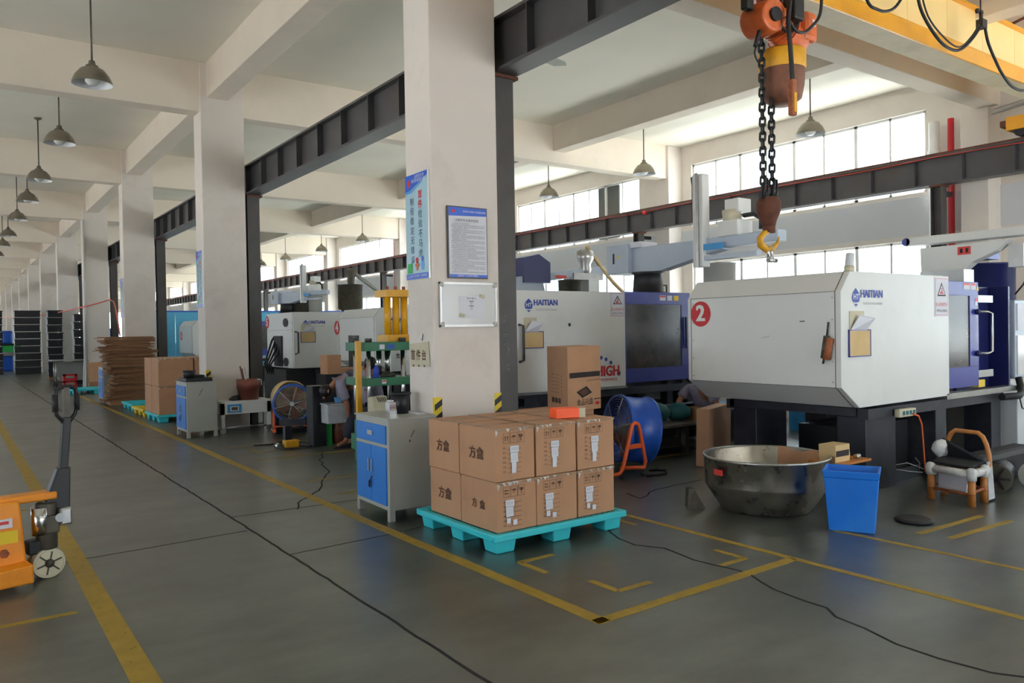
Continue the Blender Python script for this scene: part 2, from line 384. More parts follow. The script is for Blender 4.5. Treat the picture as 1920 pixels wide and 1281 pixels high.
crack(cpx([(1315, 900), (1230, 918), (1200, 935), (1175, 925)]), .012, 10, .015)
# columns
HAZ = {1: 1.02, 2: 1.02, 3: .9}
for i, y in enumerate(COLY):
    c = struct(G().box(XC0, XC1, y, y+.46, 0, ZC).build('column', 'column', bev=.012))
    if i in HAZ or i == 4:
        for (x, dx) in ((XC0, .07), (XC1-.07, .07))[:1 if i == 2 else 2]:
            g = G(); zt = HAZ.get(i, .9); k = 0; z = .02
            g.box(x-.003, x+dx+.003, y-.004, y+.03, 0, zt)
            while z < zt-.1:
                g.hexa([(x-.003, y-.0065, z), (x+dx+.003, y-.0065, z+.05), (x+dx+.003, y-.0045, z+.05), (x-.003, y-.0045, z)],
                       [(x-.003, y-.0065, z+.055), (x+dx+.003, y-.0065, z+.105), (x+dx+.003, y-.0045, z+.105), (x-.003, y-.0045, z+.055)], 1)
                z += .11
            g.build('hazard_strip', ['hazard_yellow', 'black_plastic'], c)
# left row of columns outside the frame, so that light and shade are right
for y in COLY: struct(G().box(-.9, -.35, y, y+.46, 0, ZC).build('column', 'column')) if y < 0 else None
for y in COLY:
    struct(G().box(XL, XC0+.1, y+.06, y+.4, 5.34, ZC+.01).build('ceiling_beam', 'beam', bev=.01))
    struct(G().box(XC1-.1, XW-.4, y+.06, y+.4, 5.33, ZC+.01).build('ceiling_beam', 'beam', bev=.01))
for a, b in zip(COLY[:-1], COLY[1:]):
    struct(G().box(3.55, 3.9, a+.4, b+.06, 5.57, ZC+.01).build('ceiling_beam', 'beam', bev=.01))
    struct(G().box(11.0, 11.35, a+.4, b+.06, 5.58, ZC+.01).build('ceiling_beam', 'beam', bev=.01))
# window wall on the right
ZW = [(1.0, 3.2), (4.1, 5.66)]
g = G(); ext = []
g.box(XW, XW+.28, YB, YE, -.3, ZW[0][0]).box(XW, XW+.28, YB, YE, ZW[0][1], ZW[1][0]).box(XW, XW+.28, YB, YE, ZW[1][1], ZC+.1)
bays = []
for i, y in enumerate(COLY[:-1]):
    y0, y1 = y, COLY[i+1]
    a, b = (y0+1.5, y1-.32) if y0 > 5.9 else (y0+1.0, y1-2.4)
    bays.append((a, b))
prev = YB
for a, b in bays:
    for z0, z1 in ZW: g.box(XW, XW+.28, prev, a, z0, z1)
    prev = b
for z0, z1 in ZW: g.box(XW, XW+.28, prev, YE, z0, z1)
wr = struct(g.build('wall_right', 'wall'))
struct(G().box(XW-.03, XW-.002, -5, YE-2, 3.3, 4.02).build('trim_1', 'wall_cool'))
wn = 0
for i, (a, b) in enumerate(bays):
    for z0, z1 in ZW:
        wn += 1; n = 4; up = z0 > 3; fx = XW+.06
        g = G(); t = .05
        g.box(fx, fx+.06, a, b, z0, z0+t).box(fx, fx+.06, a, b, z1-t, z1).box(fx, fx+.06, a, a+t, z0, z1).box(fx, fx+.06, b-t, b, z0, z1)
        w = struct(g.build('window_%d' % wn, 'white_frame'))
        for k in range(1, 8):
            y = a+(b-a)*k/8; wd = .035 if k % 2 == 0 else .02
            G().box(fx, fx+.05, y-wd, y+wd, z0, z1).build('mullion', 'white_frame', w)
        if i == 2 and up:
            G().box(fx+.05, fx+.09, a+.9, a+1.75, z0, z1).build('open_shutter', 'machine_black', w)
        if i < 6:
            for k in range(4):
                y0, y1 = a+(b-a)*k/4, a+(b-a)*(k+1)/4
                if i == 2 and up and k == 0: y0 = a+1.75 if False else y0
                G().box(fx+.02, fx+.028, y0+.04, y1-.04, z0+.05, z1-.05).build('pane', 'glass', w)
        else: G().box(fx+.02, fx+.028, a+.04, b-.04, z0+.05, z1-.05).build('pane', 'glass', w)
for i, y in enumerate(COLY):
    struct(G().box(14.62, XW+.05, y+(.2 if i == 1 else 0), y+.46+(.2 if i == 1 else 0), 0, ZC).build('column', 'column', bev=.012))
# left wall (unseen opening beside the camera added for side light), back side and far end
g = G(); g.box(XL-.25, XL, YB, -1, -.3, 1.5).box(XL-.25, XL, 5.2, YE, -.3, 1.5).box(XL-.25, XL, YB, YE, 3.2, ZC+.1)
prev = YB
for i, y in enumerate(COLY[:-1]):
    g.box(XL-.25, XL, prev, y+.9, 1.5, 3.2); prev = COLY[i+1]-.5
g.box(XL-.25, XL, prev, YE, 1.5, 3.2); struct(g.build('wall_left', 'wall'))
for i, y in enumerate(COLY[:-1]):
    g = G(); a, b = y+.9, COLY[i+1]-.5
    for k in range(7): yy = a+(b-a)*k/6; g.box(XL-.12, XL-.06, yy-.03, yy+.03, 1.5, 3.2)
    g.box(XL-.12, XL-.06, a, b, 2.3, 2.36); struct(g.build('window_%d' % (40+i), 'white_frame'))
g = G(); g.box(XL, XW, YB-.25, YB, 4.4, ZC+.1)
for a, b in ((XL, 2.5), (12.5, XW)): g.box(a, b, YB-.25, YB, -.3, 4.4)  # gap between the two side pieces is sized to light front faces
struct(g.build('wall_back', 'wall'))
g = G(); g.box(XL, XW, YE, YE+.25, -.3, 1).box(XL, XW, YE, YE+.25, 4.2, ZC+.1)
for x in range(-6, 16, 3): g.box(x, x+.5, YE, YE+.25, 1, 4.2)
struct(g.build('wall_far', 'wall'))
# ------------------------------------------------------------------ crane runways
def runway(x0, x1, lab, y0, y1, kind):
    t = thing('runway_beam', lab, 'beam', (x0, y0, 4.05)); xc = (x0+x1)/2
    G().box(xc-.03, xc+.03, y0, y1, 4.05, 4.54).build('web', 'runway_steel', t)
    G().box(x0, x1, y0, y1, 4.03, 4.06).build('bottom_flange', 'runway_steel', t, bev=.003)
    G().box(x0+.02, x1-.02, y0, y1, 4.52, 4.55).build('top_flange', 'runway_steel', t)
    G().box(xc-.03, xc+.03, y0, y1, 4.55, 4.6).build('rail', 'rust', t)
    g = G().box(x0+.015, x1-.015, -.006, .006, 4.06, 4.52); y = 4.77-.815*9; first = None
    while y < y1:
        if y > y0:
            if first is None:
                first = g.build('stiffener', 'runway_steel', t); me = first.data
                for v in me.vertices: v.co.y += 0
                base = first
                for v in me.vertices: v.co.y -= -y0   # mesh centred on its own origin along the beam
                base.location = (0, y-y0, 0)
            else:
                o = base.copy(); C.objects.link(o); o.location = (0, y-y0, 0)
        y += .815
    if kind == 'right':
        z = 4.5; pts = [(x0+.0, yy, z+.012*math.sin(yy*2.1)) for yy in [y0+i*(y1-y0)/120 for i in range(121)]]
        G().tube(pts, .012, 5).build('red_conductor', 'red_rail', t)
        G().sph((x0-.01, 13.9, 4.47), .06, 10).build('warning_lamp', 'red', t)
    return t
runway(4.20, 4.46, 'dark steel crane runway beam running along the column row', -3, 88, 'left')
runway(14.08, 14.34, 'dark steel crane runway beam with red conductor rail along the window wall', -3, 88, 'right')
def post(x0, x1, y, lab, grp=None):
    t = thing('steel_post', lab, 'post', (x0, y, 0), grp); xc = (x0+x1)/2
    G().box(x0, x1, y, y+.012, .02, 4.0).box(x0, x1, y+.17, y+.182, .02, 4.0).box(xc-.006, xc+.006, y+.01, y+.17, .02, 4.0).build('column_section', 'dark_steel', t)
    G().box(x0-.04, x1+.04, y-.04, y+.22, 0, .02).build('base_plate', 'dark_steel', t)
    G().box(x0-.01, x1+.05, y-.02, y+.2, 4.0, 4.03).build('cap_plate', 'rust', t)
    return t
pn = ['dark steel post with chalk marks right behind the nearest concrete column', 'dark steel post behind the second concrete column, beside the brown tub',
      'dark steel post behind the third concrete column', 'dark steel post behind the fourth concrete column, near the cardboard stack']
for i, y in enumerate(COLY[1:9]):
    p = post(4.22, 4.43, y+.1, pn[i] if i < 4 else 'dark steel post behind the '+ORD[i]+' column from the camera', None if i < 4 else 'far steel posts of the left runway')
    if i == 0:
        g = G()
        for k, (dx, z, pts) in enumerate([(.06, 1.72, [(-.02, .03), (.02, .02), (-.01, 0), (.02, -.02), (-.01, -.05)]), (.07, 1.52, [(-.03, .05), (.03, .04), (0, .01), (.03, -.02), (-.02, -.06)]), (.1, 1.4, [(-.01, .06), (.01, .02), (0, -.03), (.02, -.05)]), (.09, 1.25, [(-.03, .02), (.02, .02), (-.02, -.01), (.02, -.02), (0, -.05)])]):
            g.tube([(4.22+dx+a, y+.098, z+b) for a, b in pts], .0022, 4)
        g.build('chalk_mark', 'wrap_white', p)
for i, y in enumerate(COLY[1:9]):
    p = post(14.1, 14.3, y+.55+(.2 if i == 0 else 0), ['grey steel post of the far runway beside the red pipe', 'grey steel post of the far runway behind the white control box'][i] if i < 2 else 'grey steel post of the window side runway, '+ORD[i]+' from the camera', None if i < 2 else 'far steel posts of the right runway')
    yy = y+.55+(.2 if i == 0 else 0); G().box(14.3, 14.6, yy+.04, yy+.14, 3.86, 3.94).build('wall_bracket', 'machine_black', p)
# red pipe, white pipes on wall columns
t = thing('water_pipe', 'red water pipe running up the wall beside the nearest window', 'pipe', (14.9, 6.95, 0))
G().cyl((14.9, 6.95, 0), (14.9, 6.95, 5.33), .055).build('pipe_run', 'red_pipe', t)
t = thing('water_pipe', 'white drain pipe standing left of the nearest red water pipe', 'pipe', (14.9, 7.25, 0))
G().cyl((14.9, 7.25, 0), (14.9, 7.25, 5.33), .09).build('pipe_run', 'white_frame', t); G().lathe([(.09, 0), (.11, 0), (.11, .1), (.09, .1)], (14.9, 7.25, 4.7)).build('pipe_collar', 'white_frame', t)
o = G().cyl((14.9, 28.9, 0), (14.9, 28.9, 5.3), .07).build('water_pipe', 'red_pipe'); tag(o, 'red water pipe running up the wall far down the hall', 'pipe')
# wall unit with cable tray and yellow crane wheel carriage at the right edge
t = thing('cable_tray', 'galvanised cable tray on a wall arm above the crane rail', 'cable tray', (14.6, 5.9, 5.1))
a = pX(1860, 213, 14.7); b = pX(1925, 192, 14.7)
G().bar(a, b, .12, .03).bar(a+Vector((0, 0, .06)), b+Vector((0, 0, .06)), .02, .02).build('tray', 'galvanised', t)
# ceiling lamps
def lamp(x, y, lab, grp=None, zb=4.86):
    t = thing('pendant_lamp', lab, 'lamp', (x, y, ZC), grp)
    G().lathe([(0, ZC), (.07, ZC), (.07, ZC-.02), (.02, ZC-.05), (0, ZC-.05)], (x, y, 0), 14).build('ceiling_mount', 'cast_iron', t)
    G().cyl((x, y, ZC), (x, y, zb+.26), .012, n=8).build('rod', 'cast_iron', t)
    G().lathe([(.0, zb+.3), (.035, zb+.3), (.045, zb+.25), (.075, zb+.235), (.07, zb+.22), (.14, zb+.185), (.2, zb+.11), (.235, zb+.03), (.24, zb)], (x, y, 0), 26).build('lamp_shade', 'lamp_shade', t)
    G().lathe([(.238, zb), (.228, zb+.03), (.19, zb+.105), (.13, zb+.175), (0, zb+.2)], (x, y, 0), 26).build('reflector', 'lamp_inside', t)
    G().lathe([(0, zb-.01), (.05, zb-.01), (.085, zb+.03), (.085, zb+.12), (.05, zb+.17)], (x, y, 0), 16).build('bulb', 'bulb', t)
    return t
LB = ['large pendant lamp nearest the camera above the aisle', 'second pendant lamp from the camera above the aisle', 'third pendant lamp from the camera above the aisle, its ceiling mount in view',
      'fourth pendant lamp from the camera above the aisle', 'fifth pendant lamp from the camera above the aisle']
L0 = lamp(1.55, 11.35, LB[0]); k = 1
for y in (15.1, 18.85, 21.9, 25.4, 29.6, 32.9, 36.9, 40.2, 44, 47.4, 51.2, 54.5, 58.3, 61.6):
    dup(L0, (1.55, y, ZC), 0, LB[k] if k < 5 else ORD[k]+' pendant lamp from the camera in the aisle row', None if k < 5 else 'far pendant lamps above the aisle'); k += 1
dup(L0, (1.55, 7.6, ZC), 0, 'pendant lamp above the aisle just over the camera')
for y, lb in ((7.9, 'pendant lamp behind the chain hoist, in front of the windows'), (11.85, 'pendant lamp under the long secondary ceiling beam'), (15.1, 'pendant lamp left of the dark open shutter of the second window'),
              (25.8, 'pendant lamp seen above the tall yellow hydraulic cylinders'), (33.7, 'pendant lamp far off beside the second red pipe')):
    dup(L0, (12.0, y, ZC), 0, lb)
for i_, y in enumerate((18.9, 21.9, 29.6, 37)): dup(L0, (12.0, y, ZC), 0, 'pendant lamp of the machine side row near '+['the third', 'the beam past the third', 'the fifth', 'the sixth'][i_]+' wall window', 'far pendant lamps of the machine side')
o = G().prism([(x, y) for x, y in [(0, 0), (.25, -.07), (.5, .0), (.62, .12), (.45, .26), (.2, .2), (.02, .12)]], 'z', 0, .004).build('ceiling_patch', 'patch'); o.location = (8.1, 10.3, ZC-.006); o['kind'] = 'structure'
# ------------------------------------------------------------------ overhead crane
YG = 4.75
t = thing('bridge_crane', 'yellow overhead bridge crane with panelled web coloured pale for its glare and black festoon cables', 'crane', (4.4, YG, 5))
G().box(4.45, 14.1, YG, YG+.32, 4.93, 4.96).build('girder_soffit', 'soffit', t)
G().box(4.45, 14.1, YG-.03, YG-.0, 4.93, 5.13).box(4.45, 14.1, YG-.03, YG+.34, 5.1, 5.13).build('lower_flange', 'crane_yellow', t, bev=.004)
for k in range(10):
    x0 = 4.45+k*.965; G().box(x0+.004, x0+.961, YG+.06, YG+.08, 5.13, 5.68).build('web_panel', 'crane_cream_glare', t)
G().box(4.45, 14.1, YG+.085, YG+.3, 5.14, 5.67).build('girder_box', 'crane_cream_glare', t)
G().box(4.45, 14.1, YG+.0, YG+.34, 5.68, 5.71).build('top_flange', 'crane_yellow', t)
G().box(4.45, 14.1, YG+.75, YG+.8, 5.45, 5.95).build('walkway_beam', 'crane_yellow', t)
g = G()
for k in range(9): x = 5.0+k*1.1; g.bar((x, YG+.3, 5.72), (x+.25, YG+.78, 5.85), .03, .03)
g.build('bracing', 'hoist_orange', t)
G().tube([(4.6, YG-.3, 5.77), (14.2, YG-.3, 5.77)], .022, 8).build('festoon_rail', 'crane_cream_glare', t)
for k in range(6):
    x = 5.2+k*1.7; G().bar((x, YG+.1, 5.7), (x, YG-.3, 5.79), .03, .03).build('rail_arm', 'rust', t)
for yy in (-.75, 1.35):
    pass
c = G().box(14.06, 14.36, YG-1.1, YG+.95, 4.72, 4.94).build('end_carriage', 'crane_yellow', t, bev=.01)
for yy in (YG-.8, YG+.75): G().cyl((14.1, yy, 4.7), (14.32, yy, 4.7), .095, n=18).build('wheel', 'machine_black', c)
c2 = G().box(4.18, 4.48, YG-1.1, YG+.95, 4.72, 4.94).build('end_carriage', 'crane_yellow', t, bev=.01)
for yy in (YG-.8, YG+.75): G().cyl((4.22, yy, 4.7), (4.44, yy, 4.7), .095, n=18).build('wheel', 'machine_black', c2)
G().box(14.1, 14.32, YG+.95, YG+1.05, 4.8, 4.9).build('buffer', 'rust', t)
def cable(px, r, nm='festoon_cable', y=YG-.32, par=None):
    pts = [pY(a, b, y) for a, b in px]; out = []
    for i in range(len(pts)-1):
        p0, p1, p2, p3 = pts[max(i-1, 0)], pts[i], pts[i+1], pts[min(i+2, len(pts)-1)]
        for j in range(6):
            s = j/6; out.append(.5*((2*p1)+(p2-p0)*s+(2*p0-5*p1+4*p2-p3)*s*s+(3*p1-p0-3*p2+p3)*s**3))
    out.append(pts[-1]); return G().tube(out, r, 7).build(nm, 'black_rubber', par if par else t)
cable([(1718, -40), (1724, 8), (1740, 45), (1765, 80), (1788, 94), (1806, 90), (1825, 70), (1838, 50)], .018)
cable([(1722, -40), (1740, 30), (1775, 75), (1800, 88), (1822, 68), (1836, 46)], .01)
cable([(1847, 52), (1853, 80), (1865, 110), (1880, 140), (1900, 164), (1925, 168), (1950, 140)], .018)
cable([(1612, -45), (1628, 5), (1645, 18), (1662, 21), (1680, 12), (1700, -20)], .016)
for px, py in ((1842, 45), (1612, -48), (1700, -24), (1720, -44)):
    q = pY(px, py, YG-.32); G().cyl((q.x, YG-.3, q.z), (q.x, YG-.3, 5.78), .008).build('hanger_rod', 'machine_black', t); G().box(q.x-.06, q.x+.06, q.y-.03, q.y+.05, q.z-.05, q.z+.05).box(q.x-.02, q.x+.02, q.y, q.y+.03, q.z, q.z+.14).build('cable_trolley', 'machine_black', t)
    G().cyl((q.x-.05, q.y+.02, q.z+.16), (q.x-.05, q.y+.05, q.z+.16), .03).cyl((q.x+.05, q.y+.02, q.z+.16), (q.x+.05, q.y+.05, q.z+.16), .03).build('trolley_wheel', 'machine_black', t)
# ------------------------------------------------------------------ chain hoist
YH = 4.7
h = thing('chain_hoist', 'orange electric chain hoist with brown chain bag, chains and rusty hook', 'hoist', (6.55, YH, 4.96))
G().box(6.3, 7.1, YH+.02, YH+.3, 4.83, 4.93).build('trolley_frame', 'hoist_orange', h, bev=.02)
for x in (6.42, 6.98): G().cyl((x, YH-.02, 4.97), (x, YH+.04, 4.97), .07).cyl((x, YH+.26, 4.97), (x, YH+.32, 4.97), .07).build('trolley_wheel', 'machine_black', h)
G().cyl((5.95, YH+.05, 4.93), (6.35, YH+.05, 4.9), .06, .07, 14).build('trolley_motor', 'hoist_orange', h)
G().bar((6.55, YH+.1, 4.9), (6.6, YH+.08, 4.62), .12, .14).build('hanger', 'hoist_orange', h)
G().cyl((6.3, YH-.2, 4.5), (6.36, YH+.1, 4.52), .15, .17, 22).build('gearbox', 'hoist_orange', h, bev=.025)
G().cyl((6.29, YH-.225, 4.5), (6.295, YH-.2, 4.5), .065, n=16).build('gearbox_cap', 'machine_black', h)
g = G().cyl((6.42, YH, 4.62), (6.72, YH, 4.45), .13, .15, 18).cyl((6.72, YH+.05, 4.47), (7.0, YH+.05, 4.45), .15, .15, 18)
g.build('motor_body', 'hoist_orange', h, bev=.01)
g = G()
for k in range(8): g.cyl((6.5+k*.03, YH-.01, 4.58-k*.014), (6.513+k*.03, YH-.01, 4.574-k*.014), .165, n=18)
g.build('cooling_fins', 'hoist_orange', h)
G().box(6.9, 7.12, YH-.12, YH+.18, 4.42, 4.72).build('brake_housing', 'hoist_orange', h, bev=.05)
rect(g := G(), (7.03, YH-.125, 4.6), .05, .07); g.build('nameplate', 'paper', h)
G().box(6.52, 6.68, YH-.26, YH-.12, 4.5, 4.78).build('control_box', 'black_plastic', h, bev=.02)
G().box(6.05, 6.15, YH-.08, YH, 4.55, 4.72).build('limit_switch', 'machine_black', h, bev=.01)
G().bar((6.2, YH-.1, 4.36), (6.13, YH-.1, 4.2), .03, .03).build('chain_guide', 'machine_black', h)
G().lathe([(0, 3.76), (.1, 3.765), (.18, 3.82), (.205, 3.95), (.215, 4.12)], (6.68, YH, 0), 22).build('chain_bag', 'hoist_bag', h)
G().lathe([(.215, 4.1), (.225, 4.12), (.225, 4.27), (.18, 4.3), (0, 4.31)], (6.68, YH, 0), 22).build('bag_collar', 'hoist_yellow', h)
# chain made link by link
def chain(x, z0, z1, r=.018, par=h, L=.078):
    g = G(); pts = []
    hw, hl = L*.34, L*.62
    for i in range(12):
        a = 2*PI*i/12; cx_, cz_ = math.cos(a), math.sin(a); pts.append((cx_*hw, 0, cz_*hw+(hl-hw if cz_ > 0 else -(hl-hw))))
    g.tube(pts, r*.62, 6, closed=True); base = None; z = z0; k = 0
    while z > z1:
        if base is None: base = g.build('chain_link', 'machine_black', None); o = base; o.parent = par
        else: o = base.copy(); C.objects.link(o)
        o.location = (x-6.55, 0, z-4.96); o.rotation_euler = (0, 0, PI/2*(k % 2)+.3); z -= L*.9; k += 1
chain(6.36, 4.33, 2.83); chain(6.5, 3.76, 2.83)
for x in (6.335, 6.385, 6.475, 6.53):
    G().tube([(x, YH-.03, 3.0+.02), (x+.004, YH-.03, 2.9), (x, YH-.02, 2.82)], .011, 6).build('chain_sleeve', 'machine_black', h)
G().lathe([(0, 2.55), (.06, 2.56), (.075, 2.62), (.11, 2.7), (.12, 2.78), (.09, 2.84), (0, 2.85)], (6.44, YH, 0), 18).build('hook_block', 'rust', h)
G().cyl((6.44, YH, 2.5), (6.44, YH, 2.58), .06, n=12).build('swivel', 'rust', h)
hp = [pY(a, b, YH) for a, b in [(1443, 422), (1444, 432), (1432, 438), (1425, 448), (1427, 460), (1437, 468), (1449, 466), (1457, 457), (1461, 444)]]
G().tube(hp, [.02, .022, .028, .033, .036, .034, .028, .018, .006], 10).build('hook', 'hoist_yellow', h)
G().tube([pY(a, b, YH-.02) for a, b in [(1441, 462), (1441, 480), (1450, 488), (1447, 478), (1446, 462)]], .014, 8).cyl((6.39, YH-.02, 2.235), (6.52, YH-.02, 2.235), .022).build('shackle', 'chrome', h)
cable([(1482, -10), (1478, 40), (1482, 90), (1486, 150)], .022, 'pendant_cable', YH-.28, h)
q = pY(1486, 185, YH-.28); G().box(q.x-.035, q.x+.035, q.y-.03, q.y+.03, q.z-.16, q.z+.18).build('pendant_handset', 'rusty_red', h, bev=.015)
G().box(q.x-.02, q.x+.02, q.y-.036, q.y-.03, q.z-.13, q.z+.05).build('button_strip', 'hoist_yellow', h)
cable([(1541, -30), (1538, 25), (1520, 52), (1505, 61), (1490, 55), (1475, 30)], .016, 'power_cable', YH-.25, h)
cable([(1470, -25), (1462, 20), (1466, 50), (1482, 60), (1497, 40), (1500, -10)], .014, 'power_cable', YH-.2, h)
cable([(1420, 82), (1415, 100), (1424, 118), (1432, 95)], .008, 'power_cable', YH-.1, h)
# ------------------------------------------------------------------ things on the nearest column
yf = 6.0-.004
t = thing('vertical_poster', 'light blue vertical safety poster on the left face of the nearest column', 'poster', (XC0, 6.25, 2.5))
x = XC0-.012; y0, y1, z0, z1 = 6.035, 6.45, 2.08, 3.03
G().box(x, XC0, y0, y1, z0, z1).build('board', 'poster_cyan', t)
G().box(x-.006, XC0, y0-.01, y0, z0-.005, z1+.005).build('edge_trim', 'alu', t)
g = G(); xp = x-.002
g.poly([(xp, y1, z1-.15), (xp, y1-.1, z1-.14), (xp, y1-.25, z1-.09), (xp, y0, z1-.035), (xp, y0, z1), (xp, y1, z1)], 0)
g.poly([(xp-.0006, y1, z1-.17), (xp-.0006, y1-.12, z1-.165), (xp-.0006, y1-.28, z1-.1), (xp-.0006, y0+.03, z1-.045), (xp-.0006, y1-.26, z1-.09), (xp-.0006, y1-.12, z1-.145), (xp-.0006, y1, z1-.145)], 1)
g.quad((xp, y1, z0), (xp, y0, z0), (xp, y0, z0+.05), (xp, y1, z0+.05), 0)
put_text(g, '品质是生命', .035, (xp-.002, y0+.15, z1-.03), '-x', 2); put_text(g, '我的质量我负责', .036, (xp-.002, y0+.17, z1-.066), '-x', 2)
put_text(g, '人人参与 时时把关 产品零缺陷', .026, (xp-.002, (y0+y1)/2, z0+.025), '-x', 2)
for i, ch in enumerate('首件检验不马虎'): put_text(g, ch, .078, (xp-.001, y0+.14, z1-.2-i*.088), '-x', 3 if i < 2 else 4)
for i, ch in enumerate('制程稳定无错误'): put_text(g, ch, .072, (xp-.001, y0+.29, z1-.25-i*.088), '-x', 4)
rect(g, (xp-.001, y1-.07, z0+.1), .09, .09, '-x', 5)
disc(g, (xp-.001, y0+.21, z0+.17), .025, '-x', 3); rect(g, (xp-.001, y0+.21, z0+.115), .035, .08, '-x', 6); rect(g, (xp-.002, y0+.21, z0+.125), .07, .025, '-x', 6)
disc(g, (xp-.001, y0+.11, z0+.175), .025, '-x', 0); rect(g, (xp-.001, y0+.11, z0+.115), .045, .08, '-x', 1); rect(g, (xp-.002, y0+.11, z0+.125), .07, .025, '-x', 1)
disc(g, (xp-.001, y1-.07, z1-.075), .032, '-x', 3)
g.build('print', ['poster_blue', 'poster_mid', 'paper', 'red', 'text_dark', 'green_plastic', 'hoist_orange'], t)
for yy, nm in ((13.6, 'light blue vertical safety poster on the left face of the second column'), (21.0, 'light blue vertical safety poster on the left face of the third column')):
    dup(t, (XC0, 6.25+yy-6.0, 2.5), 0, nm)
t = thing('notice_board', 'framed white notice with blue header on the nearest column', 'notice', (3.82, yf, 2.4))
a, b, z0, z1 = 3.60, 4.02, 2.075, 2.72
G().box(a, b, yf-.02, yf, z0, z1).build('frame', 'dark_steel', t)
g = G(); yp = yf-.0215
g.quad((a+.01, yp, z0+.01), (b-.008, yp, z0+.01), (b-.008, yp, z1-.01), (a+.01, yp, z1-.01), 0)
g.quad((a+.01, yp-.001, z1-.09), (b-.008, yp-.001, z1-.075), (b-.008, yp-.001, z1-.01), (a+.01, yp-.001, z1-.01), 1)
g.quad((a+.01, yp-.001, z0+.01), (b-.008, yp-.001, z0+.01), (b-.008, yp-.001, z0+.035), (a+.01, yp-.001, z0+.035), 1)
put_text(g, '全员参与改善 共创精品质量', .02, (b-.14, yp-.002, z1-.045), '-y', 0); put_text(g, '安全生产 人人有责 质量第一', .018, ((a+b)/2, yp-.002, z0+.022), '-y', 0)
put_text(g, '注塑机安全操作规程', .028, ((a+b)/2-.01, yp-.002, z1-.125), '-y', 2)
rnd = random.Random(4); body = '一二三四五六七八九十开机前检查电源油温冷却水模具清洁按规定顺序操作严禁违章作业保持现场整洁发现异常立即停机报告班长'
zz = z1-.155; k = 0
while zz > z0+.05:
    n = 34 if k % 3 else rnd.randint(14, 26); s_ = ''.join(rnd.choice(body) for _ in range(n))
    put_text(g, s_, .0105, (a+.035+n*.00525+(.015 if k % 3 == 0 else 0), yp-.002, zz), '-y', 2); zz -= .0155; k += 1
disc(g, (a+.06, yp-.002, z1-.045), .016, '-y', 3)
g.build('print', ['paper', 'poster_blue', 'text_grey', 'red'], t)
t = thing('whiteboard', 'small magnetic whiteboard with a paper sheet on the nearest column', 'whiteboard', (3.82, yf, 1.85))
a, b, z0, z1 = 3.51, 4.12, 1.64, 2.04
G().box(a+.015, b-.015, yf-.012, yf, z0+.015, z1-.015).build('writing_surface', 'board_white', t)
G().box(a, b, yf-.018, yf, z0, z0+.02).box(a, b, yf-.018, yf, z1-.02, z1).box(a, a+.02, yf-.018, yf, z0, z1).box(b-.02, b, yf-.018, yf, z0, z1).build('frame', 'alu', t)
for x_ in (a, b-.045):
    for z_ in (z0, z1-.045): G().box(x_, x_+.045, yf-.022, yf, z_, z_+.045).build('corner_cap', 'cabinet_grey', t, bev=.01)
g = G(); rect(g, (3.84, yf-.0135, 1.82), .27, .2, '-y', 0); put_text(g, '首 件 确 认', .02, (3.84, yf-.0145, 1.895), '-y', 1)
for k, (w_, s_) in enumerate([(.05, .012), (.03, .008), (.02, .006), (.05, .012), (.02, .006), (.03, .006)]): rect(g, (3.84, yf-.0145, 1.87-k*.014), w_, s_*.5, '-y', 1)
o = g.build('sheet_of_paper', ['paper', 'print_black'], None); tag(o, 'white printed sheet pinned to the whiteboard by two magnets', 'paper')
for (mx_, mz_) in ((3.735, 1.745), (3.955, 1.915)):
    o = G().obox((mx_, yf-.02, mz_), (.025, 0, -.006), (0, .006, 0), (.004, 0, .013)).build('whiteboard_magnet', 'paper_old'); tag(o, 'beige magnet holding the sheet on the whiteboard, '+('lower left' if mx_ < 3.8 else 'upper right'), 'magnet')
t = thing('paper_sign', 'worn beige cardboard sign lettered in Chinese, taped to the column corner side', 'sign', (XC0, 6.2, 1.45))
a = pX(768, 645, XC0-.01); b = pX(803, 640, XC0-.01); c_ = pX(806, 688, XC0-.01); d = pX(770, 688, XC0-.01)
g = G().hexa([a, b, c_, d], [v+Vector((.006, 0, 0)) for v in (a, b, c_, d)]); g.build('card', 'paper_old', t)
ce = (a+b+c_+d)/4; g = G()
for i, ch in enumerate('首件台'): put_text(g, ch, .1, (XC0-.012, ce.y+.115-i*.1, ce.z-.01), '-x', 0, .85)
for i in range(3): rect(g, (XC0-.012, ce.y+.11-i*.1, ce.z-.1), .025, .018, '-x', 0)
g.build('lettering', 'print_brown', t)
o = G().obox((XC0-.01, ce.y-.05, ce.z+.16), (0, -.008, .03), (.006, 0, 0), (0, .01, .004)).build('clip', 'steel', t)
# ------------------------------------------------------------------ injection moulding machines
def logo(par, x, z, y, blue='logo_blue', s=1.0):
    g = G(); e = y-.004
    tri(g, [(-.062*s, 0), (-.05*s, -.045*s), (0, -.052*s), (.05*s, -.045*s), (.062*s, 0), (.045*s, .04*s), (0, .082*s), (-.045*s, .04*s)], (x-.1*s, e, z), '-y', 0)
    tri(g, [(-.03*s, -.064*s), (.03*s, -.064*s), (0, -.09*s)], (x-.1*s, e, z), '-y', 0)
    put_text(g, 'HT', .068*s, (x-.1*s, e-.001, z), '-y', 1)
    g.build('emblem_print', [blue, 'machine_white'], par); g = G()
    put_text(g, 'HAITIAN', .098*s, (x+.165*s, e, z+.028*s), '-y', 0, 1.0)
    put_text(g, 'HAITIAN', .098*s, (x+.168*s, e-.0005, z+.028*s), '-y', 0, 1.0)
    put_text(g, 'PLASTICS MACHINERY', .034*s, (x+.185*s, e, z-.06*s), '-y', 2)
    g.build('lettering_print', [blue, 'machine_white', 'cabinet_grey'], par)
